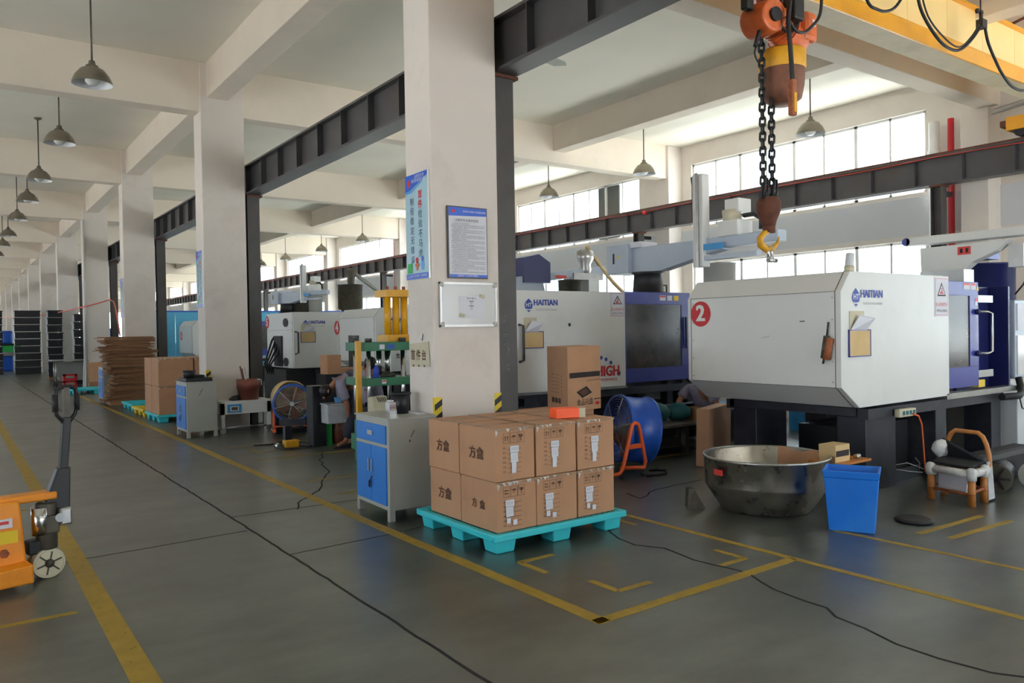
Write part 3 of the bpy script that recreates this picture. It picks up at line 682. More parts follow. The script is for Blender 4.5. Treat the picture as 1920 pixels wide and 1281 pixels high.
def warning(par, x0, x1, z0, z1, y):
    p = G().box(x0, x1, y-.006, y, z0, z1).build('warning_plate', 'paper', par); g = G(); w = x1-x0; h = z1-z0; e = y-.0075; cx_ = (x0+x1)/2
    for a in (x0+.012, x1-.012): rect(g, (a, e, (z0+z1)/2), .003, h-.02, '-y', 0)
    for a in (z0+.012, z1-.012): rect(g, (cx_, e, a), w-.02, .004, '-y', 0)
    zc = z0+h*.68
    tri(g, [(-w*.33, -h*.16), (w*.33, -h*.16), (0, h*.2)], (cx_, e, zc), '-y', 1); tri(g, [(-w*.25, -h*.125), (w*.25, -h*.125), (0, h*.13)], (cx_, e-.001, zc), '-y', 2)
    disc(g, (cx_, e-.002, zc+.01), .012, '-y', 0, 10); rect(g, (cx_-.01, e-.002, zc-h*.06), w*.2, h*.06, '-y', 0, .5); rect(g, (cx_+.015, e-.002, zc-h*.09), w*.15, h*.03, '-y', 0)
    put_text(g, '当心机械伤人', w*.165, (cx_, e, z0+h*.3), '-y', 0); put_text(g, '非专业人员勿动', w*.11, (cx_, e, z0+h*.14), '-y', 1)
    g.build('warning_print', ['red', 'print_black', 'paper'], p)
def holder(par, x0, x1, z0, z1, y, paper=1):
    p = G().box(x0, x1, y-.012, y-.008, z0, z1).build('document_sheet', 'kraft_sheet', par)
    t_ = .009; G().box(x0, x1, y-.016, y, z0, z0+t_).box(x0, x1, y-.016, y, z1-t_, z1).box(x0, x0+t_, y-.016, y, z0, z1).box(x1-t_, x1, y-.016, y, z0, z1).build('document_frame', 'machine_blue', par)
    if paper: G().hexa([(x0+.01, y-.01, z1-.02), (x1-.09, y-.01, z1-.02), (x1-.05, y-.09, z1+.1), (x0+.12, y-.05, z1+.13)], [(x0+.01, y-.006, z1-.02), (x1-.09, y-.006, z1-.02), (x1-.05, y-.086, z1+.104), (x0+.12, y-.046, z1+.134)]).build('curled_paper', 'paper', par); G().box(x0+.02, x1-.1, y-.006, y-.003, z1-.02, z1+.17).build('back_paper', 'paper_old', par)
def number(par, n, x, y, z, r, face='-x'):
    d = G(); disc(d, (x-.003, y, z), r, face, 0, 32); p = d.build('number_sign', 'red', par)
    g = G(); put_text(g, n, r*1.75, (x-.005, y, z), face, 0, 1.0)
    for i_, k in enumerate((-.006, .006)): put_text(g, n, r*1.75, (x-.0055-.0005*i_, y+k, z), face, 0, 1.0)
    g.build('numeral', 'machine_white', p)
def machine(ox, oy, lab, num=None, chamfer=True, doors=True, extras='', depth=1.8, L=1.99):
    t = thing('injection_moulding_machine', lab, 'machine', (ox, oy, 0))
    z0, z1 = .83, 2.09; yb = oy+depth; xr = ox+L
    if chamfer: prof = [(ox, 1.03), (ox, 1.905), (ox+.15, z1), (xr, z1), (xr, .84), (ox+.29, .83)]
    else: prof = [(ox, z0), (ox, z1), (xr, z1), (xr, z0)]
    G().prism(prof, 'y', oy, yb).build('clamp_guard', 'machine_white', t, bev=.006)
    # corner strip on the end face and bolts
    g = G(); e = ox-.002
    if chamfer:
        g.box(e-.002, e+.003, oy+.055, oy+.06, 1.03, 1.905).box(e-.002, e+.003, yb-.05, yb-.046, 1.03, 1.905)
        g.bar((e, oy+.0575, 1.905), (ox+.148, oy+.0575, 2.094), .005, .004).bar((e, oy+.0575, 1.03), (ox+.29, oy+.0575, .826), .005, .004)
        g.box(e-.001, e+.003, oy+.06, yb-.05, 1.903, 1.907).box(e-.001, e+.003, oy+.06, yb-.05, 1.028, 1.032)
    else:
        g.box(e-.001, e+.003, oy+.05, oy+.056, z0, z1).box(e-.001, e+.003, oy+.02, yb-.02, z1-.4, z1-.396)
    g.build('seam', 'cast_iron', t)
    bolt = None
    for yy in (oy+.085, yb-.075):
        for zz in (1.08, 1.27, 1.46, 1.65, 1.85):
            if bolt is None:
                bolt = G().cyl((e-.004, yy, zz), (e+.004, yy, zz), .008, n=8).build('bolt', 'steel', t); b0 = (yy, zz)
            else:
                o = bolt.copy(); C.objects.link(o); o.location = (0, yy-b0[0], zz-b0[1])
    # blue sliding door with window
    if doors:
        bx0, bx1 = xr+.005, xr+.80
        G().box(bx0, bx1, oy+.06, oy+.1, .9, 1.12).box(bx0, bx1, oy+.06, oy+.1, 1.9, 2.05).box(bx0, bx0+.05, oy+.06, oy+.1, 1.12, 1.9).box(bx1-.2, bx1, oy+.06, oy+.1, 1.12, 1.9).build('sliding_door', 'machine_blue', t, bev=.004)
        G().box(bx0+.04, bx1-.19, oy+.07, oy+.09, 1.1, 1.92).build('door_window', 'window_dark', t)
        d = G().tube([(bx1-.03, oy+.05, 1.72), (bx1+.05, oy-.02, 1.72), (bx1+.1, oy-.04, 1.7), (bx1+.1, oy-.04, 1.28), (bx1+.05, oy-.02, 1.26), (bx1-.03, oy+.05, 1.26)], .014, 8).build('door_handle', 'steel', t)
        for zz in (1.72, 1.26): G().sph((bx1-.06, oy+.04, zz), .035, 8).build('hinge_knob', 'navy', t)
        G().box(bx1, bx1+.5, oy+.12, oy+.15, 1.83, 1.91).build('upper_rail', 'steel', t); G().box(bx1, bx1+.5, oy+.12, oy+.15, .98, 1.06).build('lower_rail', 'steel', t)
        G().box(bx1, bx1+.84, oy+.3, oy+.34, .82, 2.02).box(bx1+.8, bx1+.84, oy+.08, oy+.3, .82, 2.02).build('injection_guard', 'navy', t)
        g = G(); e = oy+.058
        rect(g, (bx1-.27, e, 2.0), .15, .07, '-y', 0); rect(g, (bx1-.12, e, 2.0), .13, .07, '-y', 0); rect(g, (bx1-.27, e-.001, 2.022), .13, .022, '-y', 1); rect(g, (bx1-.12, e-.001, 2.022), .11, .022, '-y', 1)
        tri(g, [(-.03, -.03), (.03, -.03), (0, .04)], (bx1-.02+.0, e-.001, 1.985), '-y', 2); rect(g, (bx1-.05, e, 1.83), .055, .08, '-y', 0); rect(g, (bx1-.05, e-.001, 1.855), .055, .03, '-y', 1)
        g.build('safety_sticker', ['paper', 'sticker_red', 'sticker_yellow'], t)
        G().box(xr-.05, bx1+.84, oy+.0, oy+.12, .80, .86).build('slide_rail', 'steel', t)
    # base frame
    G().box(ox+.5, ox+3.35, oy+.04, oy+.16, .70, .80).box(ox+.5, ox+3.35, yb-.2, yb-.1, .70, .80).box(ox+.5, ox+3.3, oy+.15, yb-.15, .72, .8).build('bed_frame', 'machine_base', t)
    for x0, x1 in ((.56, 1.1), (1.9, 2.13), (3.18, 3.42)):
        for ya in (oy+.1, yb-.45): G().box(ox+x0, ox+x1, ya, ya+.3, .0, .71).build('leg', 'machine_base', t, bev=.006)
    G().box(ox+.62, ox+3.4, oy+.18, oy+.22, .0, .12).box(ox+.62, ox+3.4, yb-.3, yb-.2, .0, .12).build('plinth', 'machine_base', t)
    G().box(ox+1.25, ox+3.3, oy+.7, oy+1.3, .0, .5).build('oil_tank', 'machine_black', t)
    # injection unit towards the window wall
    G().box(ox+3.45, ox+6.2, oy+.35, yb-.1, .0, .86).build('injection_base', 'machine_grey', t, bev=.01)
    G().box(ox+3.9, ox+6.1, oy+.6, yb-.3, .88, 1.35).build('injection_unit', 'machine_white', t, bev=.02)
    G().cyl((ox+3.0, oy+.95, 1.25), (ox+4.2, oy+.95, 1.25), .14, n=14).build('barrel', 'steel', t)
    return t
def cylhop(par, x, y, z0, z1, r, m='machine_grey', cone=.3):
    G().lathe([(.08, z0-cone), (r, z0), (r, z1-.02), (r+.012, z1-.02), (r+.012, z1), (0, z1+.02)], (x, y, 0), 26).build('hopper', m, par)
def loader(par, x, y, z, s=1, m='steel'):
    G().lathe([(.07*s, z), (.09*s, z+.05*s), (.08*s, z+.12*s), (.12*s, z+.2*s), (.12*s, z+.3*s), (.05*s, z+.34*s), (0, z+.35*s)], (x, y, 0), 18).build('vacuum_loader', m, par)
# machine 2
m2 = machine(6.51, 4.0, 'large white injection moulding machine with red number 2, nearest to the camera', '2')
number(m2, '2', 6.51, pX(1314, 589, 6.51).y, pX(1314, 589, 6.51).z, .135)
logo(m2, 6.85, pY(1607, 557, 4.0).z, 4.0)
holder(m2, pY(1590, 640, 4).x, pY(1630.5, 640, 4).x, pY(1610, 669, 4).z, pY(1610, 618, 4).z, 4.0)
warning(m2, 8.2, 8.47, pY(1770, 593, 4).z, pY(1770, 521, 4).z, 4.0)
G().box(8.22, 8.5, 4.06, 4.1, 1.98, 2.1).build('top_bracket', 'machine_white', m2)
o = None
tt = thing('hand_grinder', 'rusty red grease gun hanging on the end face of machine 2', 'tool', tuple(pX(1548, 648, 6.47)))
a, b = pX(1553, 604, 6.49), pX(1550, 632, 6.49); G().cyl(a, b, .008).build('nozzle', 'machine_black', tt)
a, b, c_, d = pX(1550, 630, 6.47), pX(1545, 672, 6.47), pX(1556, 634, 6.47), pX(1549, 674, 6.47)
G().cyl(a, b, .028, .032, 10).build('body_tube', 'cast_iron', tt); G().cyl(c_, d, .03, .036, 10).build('reservoir', 'rusty_red', tt); G().cyl(b, b+Vector((0, .01, -.05)), .01).build('tip', 'machine_black', tt)
g = G(); q = pX(1505, 603, 6.51); g.tube([(6.507, q.y+.03, q.z+.003), (6.507, q.y, q.z), (6.507, q.y-.02, q.z+.004)], .004, 4)
g.build('scuff', 'print_black', m2)
g = G(); q = pX(1437, 632, 6.51); g.tube([(6.508, q.y+.06, q.z-.008), (6.508, q.y, q.z), (6.508, q.y-.04, q.z+.008)], .002, 4).build('scratch', 'cabinet_grey', m2)
l = thing('signal_lamp', 'frosted white signal lamp on the top corner of machine 2', 'lamp', tuple(pY(1592, 508, 4.02)))
q = pY(1592, 500, 4.05); G().cyl((q.x, q.y, 2.09), (q.x+.005, q.y, 2.14), .045, n=14).build('socket', 'paper_old', l); G().cyl((q.x+.005, q.y, 2.14), (q.x+.02, q.y, 2.26), .04, .036, 14).build('lens', 'lamp_inside', l, bev=.008)
# machine 2: cabinet, control panel, hopper
cylhop(m2, 11.0, 4.72, 1.66, 2.36, .345, 'navy', .35)
G().cyl((11.28, 4.5, 1.8), (11.28, 4.5, 2.32), .02).build('sight_tube', 'chrome', m2)
G().cyl((10.22, 4.2, 1.55), (10.22, 4.2, 1.96), .06, n=14).sph((10.22, 4.2, 1.96), .06, 12).build('nitrogen_cylinder', 'lamp_inside', m2)
G().box(10.55, 10.9, 4.5, 4.85, 2.4, 2.6).build('loader_motor_box', 'machine_blue', m2)
c2 = thing('electric_cabinet', 'pale grey electric cabinet with louvres right of machine 2', 'cabinet', (10.0, 3.95, 0))
G().box(10.08, 11.5, 3.98, 4.3, .0, .72).build('body', 'grey_white', c2, bev=.01)
for k in range(9): G().box(10.62, 10.95, 3.972, 3.98, .28+k*.032, .3+k*.032).build('louvre', 'cabinet_grey', c2)
p2 = thing('control_panel', 'bright white control panel with dark screen behind the navy guard', 'panel', (10.3, 4.1, 1))
G().box(10.2, 10.62, 4.05, 4.25, .93, 1.86).build('housing', 'robot_blue', p2, bev=.01); G().box(10.24, 10.55, 4.035, 4.05, 1.5, 1.82).build('screen', 'paper', p2); G().box(10.24, 10.55, 4.035, 4.05, .97, 1.44).build('keypad', 'board_white', p2)
G().cyl((10.5, 4.02, 1.05), (10.5, 4.04, 1.05), .02).build('stop_button', 'machine_black', p2)
hz = [(10.16, 4.0, .95), (10.14, 3.97, .85), (10.1, 3.95, .78), (10.0, 3.93, .75), (9.6, 3.95, .76)]
G().tube(hz, .04, 8).build('corrugated_hose', 'black_rubber', m2)
G().tube([(10.05, 3.95, .74), (10.1, 3.94, .6), (10.16, 3.94, .58), (10.2, 3.94, .72)], .008, 6).build('loose_cable', 'black_rubber', m2)
s = thing('power_strip', 'white power strip fixed under machine 2', 'socket', (7.6, 4.0, .73))
G().box(7.45, 7.76, 3.97, 4.03, .69, .77).build('case', 'paper_old', s, bev=.01)
for k in range(4): G().box(7.5+k*.065, 7.54+k*.065, 3.966, 3.97, .71, .75).build('outlet', 'cyan_dark', s)
o = G().tube([pY(a, b, 3.96) for a, b in [(1712, 776), (1722, 780), (1728, 795), (1731, 830), (1733, 860), (1735, 885)]], .009, 7).build('power_cable', 'wire_orange'); tag(o, 'orange cable hanging from the power strip under machine 2', 'cable')
g = G()
for pp in ([(1680, 872), (1700, 868), (1718, 874), (1733, 880)], [(1680, 880), (1705, 884), (1730, 886)], [(1716, 858), (1724, 868), (1724, 880)]): g.tube([pY(a, b, 4.12) for a, b in pp], .004, 5)
g.build('loose_wire', 'cabinet_grey', m2)
o = G().box(9.3, 9.45, 4.06, 4.2, .88, .96).build('glove_packet', 'yellow_plastic'); tag(o, 'small lime yellow packet on the rail of machine 2', 'packet')
# machine 3
m3 = machine(5.42, 7.7, 'white injection moulding machine with blue window door behind the nearest column', None, False, False, L=1.98, depth=1.7)
x0, y3 = 7.41, 7.7
G().box(x0, x0+1.3, y3+.02, y3+.06, .86, 1.05).box(x0, x0+1.3, y3+.02, y3+.06, 1.93, 2.1).box(x0, x0+.03, y3+.02, y3+.06, 1.05, 1.93).box(x0+1.12, x0+1.3, y3+.02, y3+.06, 1.05, 1.93).build('sliding_door', 'machine_blue', m3, bev=.004)
G().box(x0+.02, x0+1.14, y3+.03, y3+.05, 1.03, 1.95).build('door_window', 'window_dark', m3)
G().box(x0+1.17, x0+1.2, y3-.03, y3+.0, 1.3, 1.75).build('door_handle', 'navy', m3)
G().box(5.55, 7.4, y3-.02, y3+.02, .80, .83).build('edge_rail', 'steel', m3)
G().box(5.6, 8.95, y3+.1, y3+1.4, 0, .5).build('lower_bed', 'machine_black', m3); G().box(7.42, 8.95, y3+.06, y3+.1, .49, .51).build('drip_rail', 'steel', m3)
for xx in (7.42, 8.3, 8.62, 8.88): G().box(xx, xx+.12, y3+.1, y3+.24, .5, .86).build('arch_leg', 'machine_black', m3, bev=.01)
g = rect(gg := G(), (8.15, y3+.018, 2.02), .12, .07); rect(gg, (8.29, y3+.018, 2.02), .1, .07, '-y', 0); rect(gg, (8.42, y3+.018, 2.02), .1, .07, '-y', 2); rect(gg, (8.15, y3+.017, 2.04), .11, .02, '-y', 1); gg.build('safety_sticker', ['paper', 'sticker_red', 'sticker_yellow'], m3)
lx = pY(991, 572, y3); logo(m3, lx.x+.1, lx.z, y3)
a = pY(980, 654, y3); b = pY(1018, 621, y3); holder(m3, a.x, b.x, a.z, b.z, y3)
warning(m3, pY(1144, 560, y3).x, 7.385, pY(1158, 594, y3).z, pY(1158, 549, y3).z, y3)
hx = pY(976, 640, y3); G().tube([(hx.x-.02, y3, pY(976, 609, y3).z), (hx.x, y3-.06, pY(976, 611, y3).z), (hx.x, y3-.06, pY(976, 676, y3).z), (hx.x-.02, y3, pY(976, 679, y3).z)], .018, 8).build('guard_handle', 'dark_steel', m3)
g = G(); q = pY(1140, 698, y3-.003)
put_text(g, 'HIGH', .19, (q.x-.005, y3-.004, q.z+.01), '-y', 0, .92); put_text(g, 'HIGH', .19, (q.x+.003, y3-.0045, q.z+.01), '-y', 0, .92); put_text(g, 'PERFORMANCE', .055, (q.x-.01, y3-.004, q.z-.1), '-y', 0, .92)
for a_, b_ in ((1112, 672), (1127, 671), (1136, 674), (1145, 680), (1160, 700)): w_ = pY(a_, b_, y3); disc(g, (w_.x, y3-.004, w_.z), .026 if a_ < 1150 else .034, '-y', 1, 16)
g.build('slogan_print', ['red', 'logo_blue'], m3)
q = pY(1067.5, 609, y3); G().box(q.x-.015, q.x+.015, y3-.01, y3, q.z-.02, q.z+.02).build('lock', 'machine_black', m3)
cylhop(m3, pY(1349, 515, 8.6).x, 8.6, 2.12, 2.66, .265, 'machine_grey', .3)
def railing(par, x0, x1, y, z0, h, n):
    g = G().box(x0, x1, y, y+.02, z0+h-.02, z0+h)
    for k in range(n): x = x0+(x1-x0)*k/(n-1); g.box(x-.008, x+.008, y, y+.02, z0, z0+h)
    g.build('hand_rail', 'machine_black', par)
railing(m3, 8.9, 9.5, 8.9, 2.05, .25, 5); railing(m3, 10.7, 12.6, 8.9, 2.05, .35, 9)
G().box(7.45, 12.6, 8.6, 9.35, 1.98, 2.06).build('platform', 'machine_grey', m3)
G().box(8.7, 8.95, 7.8, 9.3, .82, 2.0).build('platen', 'navy', m3)
# machines farther down the hall
m35 = machine(6.6, 10.7, 'white injection moulding machine standing behind the nearest column and machine 3', None, False, True)
cylhop(m35, 7.9, 11.6, 2.3, 2.75, .28, 'machine_grey'); 
q = pY(1097, 500, 10.9); loader(m35, q.x, 10.9, 2.62, 1.35); G().box(q.x-.35, q.x+.35, 10.8, 11.1, 2.5, 2.62).build('loader_bridge', 'steel', m35)
G().box(q.x+.0, q.x+.25, 10.8, 11.1, 2.1, 2.5).build('hopper_post', 'machine_white', m35); cylhop(m35, q.x-.3, 11.0, 2.2, 2.5, .2, 'cast_iron', .1)
G().tube([pY(a, b, 10.85) for a, b in [(1100, 462), (1112, 480), (1130, 505), (1150, 530), (1168, 548)]], .035, 8).build('suction_hose', 'kraft_sheet', m35)
a = pY(1000, 498, 10.9); G().prism([(a.x-.28, 2.42), (a.x-.28, 2.85), (a.x+.05, 2.92), (a.x+.3, 2.78), (a.x+.3, 2.42)], 'y', 10.8, 11.2).build('motor_cover', 'navy', m35)
G().bar(pY(930, 532, 10.9), pY(1130, 506, 10.9), .12, .14).build('transfer_beam', 'robot_blue', m35); G().bar(pY(965, 547, 10.9), pY(1015, 530, 10.9), .1, .3).build('beam_bracket', 'robot_blue', m35)
rect(gg := G(), pY(1052, 519, 10.8), .25, .05); gg.build('beam_sticker', 'sticker_red', m35)
m4 = machine(6.68, 13.85, 'white injection moulding machine with red number 4 behind the green press')
number(m4, '4', 6.68, pX(632, 615, 6.68).y, pX(632, 615, 6.68).z, .15)
a, b = pX(655, 690, 6.67), pX(672, 629, 6.67); G().box(6.66, 6.7, b.y, a.y, a.z, b.z).build('access_opening', 'window_dark', m4)
logo(m4, 7.15, 1.82, 13.85); holder(m4, 7.0, 7.35, 1.4, 1.65, 13.85)
railing(m4, 8.2, 11.5, 15.4, 2.0, .45, 12); G().lathe([(.0, -.08), (.16, -.08), (.16, .08), (0, .08)], (8.5, 14.8, 2.4), 18, ax='y').build('fan_ring', 'steel', m4)
G().box(8.45, 8.55, 14.8, 14.9, 2.05, 2.3).build('fan_stand', 'cast_iron', m4)
m5 = machine(6.2, 17.0, 'white boxy injection moulding machine with red number 5 behind the blue fan', None, False, True, L=2.3)
number(m5, '5', 6.2, pX(501, 605, 6.2).y, pX(501, 605, 6.2).z, .15)
lq = pY(573, 607, 17); logo(m5, lq.x+.1, lq.z, 17.0, 'logo_blue'); a = pY(564, 643, 17); b = pY(591, 622, 17); holder(m5, a.x, b.x, a.z, b.z, 17.0)
hx = pY(557, 640, 17); G().tube([(hx.x-.04, 17, pY(554, 622, 17).z), (hx.x, 16.92, pY(554, 624, 17).z), (hx.x, 16.92, pY(554, 662, 17).z), (hx.x-.04, 17, pY(554, 664, 17).z)], .02, 8).build('guard_handle', 'dark_steel', m5)
a, b = pX(529, 630, 6.19), pX(516, 690, 6.19); G().box(6.17, 6.21, a.y, b.y, .86, a.z).build('open_bay', 'machine_black', m5)
for (px_, py_) in ((535, 605), (536, 679)): q = pX(px_, py_, 6.19); disc(gg := G(), (6.185, q.y, q.z), .1, '-x', 0, 20, 1.6); gg.build('round_port', 'machine_black', m5)
for k in range(4): y_ = 17.9+k*.14; G().tube([(6.1, y_, .55), (6.0, y_+.1, .9), (6.15, y_, 1.15+.1*k), (6.25, y_, 1.6)], .022, 6).build('hydraulic_hose', 'black_rubber', m5)
G().box(6.05, 8.6, 17.1, 18.6, 0, .8).build('lower_bed', 'machine_black', m5)
cylhop(m5, 7.95, 17.85, 2.2, 2.78, .3, 'cast_iron', .15); loader(m5, 7.98, 17.85, 2.8, 1.1, 'cast_iron'); G().tube([(8.05, 17.8, 3.05), (8.4, 17.6, 2.75), (8.7, 17.4, 2.45)], .05, 8).build('suction_pipe', 'galvanised', m5)
cylhop(m5, 7.0, 18.0, 2.1, 2.5, .27, 'machine_grey', .02); cylhop(m5, 6.7, 17.95, 2.1, 2.45, .24, 'cast_iron', .02)
m6 = machine(6.3, 26.4, 'small far white injection moulding machine in front of the light blue partition')
number(m6, '6', 6.3, 27.9, 1.6, .15); logo(m6, 6.8, 1.75, 26.4); holder(m6, 6.7, 7.1, 1.3, 1.55, 26.4)
for k, yy in enumerate((29.9, 33.4)):
    pass
w = thing('partition_panel', 'light blue partition wall standing behind the far machines', 'partition', (6, 29.6, 0))
for k in range(7): G().box(5.4+k*1.1, 6.485+k*1.1, 29.6, 29.65, 0, 2.45).build('panel', 'wall_blue', w)
G().box(5.35, 13.1, 29.58, 29.67, 2.45, 2.5).build('top_rail', 'fan_blue', w)
g = G(); put_text(g, 'LG', .18, (6.25, 29.59, 2.0), '-y', 0); g.build('lettering', 'logo_blue', w) if False else None
# take-out robots
def robot(x, yc, z, lab):
    t = thing('take_out_robot', lab, 'robot', (x, yc, z))
    G().lathe([(.3, z), (.22, z+.02), (.2, z+.27), (.24, z+.3), (0, z+.3)], (x+.05, yc, 0), 14).build('pedestal', 'machine_black', t)
    G().prism([(yc+.25, z+.3), (yc+.32, z+.6), (yc-1.4, z+.57), (yc-1.4, z+.5), (yc-.35, z+.3)], 'x', x-.06, x+.12).build('gusset', 'robot_blue', t)
    G().box(x-.05, x+.12, yc-2.25, yc+.35, z+.52, z+.66).build('main_beam', 'robot_blue', t, bev=.01)
    G().box(x-.06, x+.13, yc-2.0, yc-1.45, z+.535, z+.6).build('label_strip', 'sky_blue', t) if False else None
    G().box(x-.15, x+.3, yc+.2, yc+.65, z+.3, z+.72).build('control_box', 'robot_blue', t, bev=.01); G().box(x-.155, x-.15, yc+.48, yc+.51, z+.45, z+.6).build('box_latch', 'machine_black', t)
    tri(gg := G(), [(-.03, -.025), (.03, -.025), (0, .03)], (x-.153, yc+.4, z+.55), '-x', 0); gg.build('hazard_sticker', 'sticker_yellow', t)
    G().box(x-.1, x+.25, yc+.0, yc+.2, z+.66, z+.74).build('drive_cover', 'paper', t)
    return t
r3 = robot(8.1, 8.0, 2.1, 'pale blue take-out robot with tall white column above machine 3')
yt = pX(1312, 400, 8.02).y; za = pX(1325, 500, 8.02).z; zb = pX(1312, 327, 8.02).z
G().box(7.98, 8.12, yt-.08, yt+.09, za, zb).build('vertical_arm', 'machine_white', r3, bev=.008); G().box(7.96, 8.0, yt-.02, yt+.02, za, zb).build('arm_rail', 'steel', r3)
G().tube([(8.1, yt+.16, zb-.1), (8.1, yt+.18, zb-.02), (8.1, yt+.1, zb+.02), ], .035, 8).box(8.06, 8.14, yt+.1, yt+.17, zb-.6, zb-.1).build('cable_chain', 'black_plastic', r3)
G().box(8.0, 8.3, yt-.62, yt-.3, 2.75, 2.95).box(8.05, 8.3, yt-.6, yt-.38, 3.05, 3.22).build('servo_box', 'machine_white', r3, bev=.01); G().lathe([(0, 2.93), (.11, 2.95), (.12, 3.08), (0, 3.08)], (8.1, yt-.45, 0), 16).build('vacuum_cup', 'paper_old', r3)
G().tube([(8.15, yt-.6, 3.0), (8.15, yt-.75, 3.0), (8.15, yt-.86, 2.93), (8.15, yt-.86, 2.8)], .03, 8).build('cable_guide', 'black_plastic', r3)
G().box(8.0, 8.1, yt-.9, yt-.05, 2.47, 2.53).build('lower_beam', 'robot_blue', r3)
G().box(7.985, 8.0, yt-.4, yt-.08, 2.6, 2.68).build('blue_strip', 'sky_blue', r3)
r2 = thing('take_out_robot', 'light grey take-out robot beam reaching out over machine 2', 'robot', (9.3, 4.4, 2.05)); x = 9.28
b = lambda a, c: (pX(a, c, x).y, pX(a, c, x).z)
G().prism([b(1725, 466), b(1727, 512), b(1800, 512), b(1822, 492), b(1866, 470), b(1892, 448)], 'x', x, x+.16).build('bracket_arm', 'machine_white', r2, bev=.006)
ya, za = b(1700, 462); yb_, zb_ = b(1700, 447)
G().box(x-.02, x+.18, 3.0, ya, za, zb_).build('main_beam', 'machine_white', r2, bev=.008); G().cyl((x-.02, ya, (za+zb_)/2), (x+.18, ya, (za+zb_)/2), (zb_-za)/2, n=14).build('beam_end', 'machine_blue', r2)
G().box(x-.02, x+.22, b(1800, 512)[0]-.05, b(1727, 512)[0], 2.05, b(1750, 512)[1]+.02).build('mount_plate', 'steel', r2)
G().box(x+.18, x+.25, 2.9, 4.9, zb_-.02, zb_+.02).build('guide_rail', 'cast_iron', r2)
q = b(1808, 470); rect(gg := G(), (x-.004, q[0], q[1]), .14, .09, '-x', 0); rect(gg, (x-.006, q[0]+.03, q[1]), .03, .05, '-x', 1); rect(gg, (x-.006, q[0]-.03, q[1]), .03, .05, '-x', 1); gg.build('warning_label', ['sticker_red', 'print_black'], r2)
G().box(x+.1, x+.3, b(1892, 440)[0]-.1, b(1892, 440)[0]+.05, 2.2, 2.45).build('arm_head', 'steel', r2); G().tube([(x+.1, 3.5, 2.3), (x+.05, 3.62, 2.0), (x+.05, 3.7, 1.9)], .01, 6).build('air_hose', 'black_rubber', r2)
r5 = dup(r3, (6.35, 17.9, 2.1), .25, 'small far take-out robot on top of machine 5', sc=(.7, .7, .7))
# ------------------------------------------------------------------ pallets and cartons
def pallet(lab, m='cyan_plastic', grid='cyan_dark', w=1.28, d=1.15, h=.145, group=None):
    t = thing('plastic_pallet', lab, 'pallet', (0, 0, 0), group)
    g = G(); g.box(0, w, 0, .05, h-.05, h).box(0, w, d-.05, d, h-.05, h).box(0, .05, .05, d-.05, h-.05, h).box(w-.05, w, .05, d-.05, h-.05, h)
    g.build('deck_rim', m, t, bev=.008)
    g = G()
    for k in range(1, 22): x = w*k/22; g.box(x-.006, x+.006, .05, d-.05, h-.03, h-.006)
    for k in range(1, 20): y = d*k/20; g.box(.05, w-.05, y-.006, y+.006, h-.031, h-.007)
    o = g.build('deck_grid', m, t); o['kind'] = 'stuff'
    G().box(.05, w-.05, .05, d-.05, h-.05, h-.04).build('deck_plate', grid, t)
    f0 = None
    for x in (.03, w/2-.09, w-.21):
        for y in (.03, d/2-.09, d-.21):
            if f0 is None:
                f0 = G().hexa([(x+.012, y+.012, 0), (x+.168, y+.012, 0), (x+.168, y+.168, 0), (x+.012, y+.168, 0)], [(x, y, h-.05), (x+.18, y, h-.05), (x+.18, y+.18, h-.05), (x, y+.18, h-.05)]).build('foot', m, t, bev=.01); b0 = (x, y)
            else: o = f0.copy(); C.objects.link(o); o.location = (x-b0[0], y-b0[1], 0)
    return t
P1 = pallet('cyan plastic pallet under the stack of taped brown cartons, nearest the camera'); P1.location = (3.09, 4.56, 0)
P2 = dup(P1, (3.05, 15.5, 0), 0, 'cyan plastic pallet under the plain brown cartons by the third column')
P3 = dup(P1, (3.1, 18.4, 0), 0, 'cyan plastic pallet partly showing behind the yellow pallet')
P4 = dup(P1, (2.72, 24.9, 0), .08, 'cyan plastic pallet lying empty before the leaning white pole')
P5 = pallet('yellow plastic pallet lying beyond the plain brown cartons', 'yellow_plastic', 'yellow_plastic'); P5.location = (3.05, 16.85, 0)
def carton(name, w, d, h, seed, face=True, side=None, m='carton'):
    """origin at the lower front left corner"""
    rnd = random.Random(seed)
    t = thing('carton', name, 'box', (0, 0, 0))
    g = G(); n = 5
    g.box(.003, w-.003, .003, d-.003, 0, h); g.build('body', m, t, bev=.007)
    G().box(-.001, w+.001, d/2-.03, d/2+.03, h, h+.0015).box(0, w, -.0005, .0, h-.02, h).box(.0, .045, .0, d, h, h+.001).build('clear_tape', 'tape', t)
    g = G()
    for k in range(7):
        x = rnd.uniform(.02, w-.05); g.poly([(x, -.0012, h-.004), (x+rnd.uniform(.01, .04), -.0012, h-rnd.uniform(.0, .01)), (x+rnd.uniform(.01, .03), -.0012, h-rnd.uniform(.015, .04))])
    g.poly([(.005, -.0012, h-.01), (.03, -.0012, h-.02), (.012, -.0012, h-.06)]).build('tape_crease_glint', 'wrap_white', t)['kind'] = 'stuff'  # white slivers paint the shine along the creased tape edges
    return t
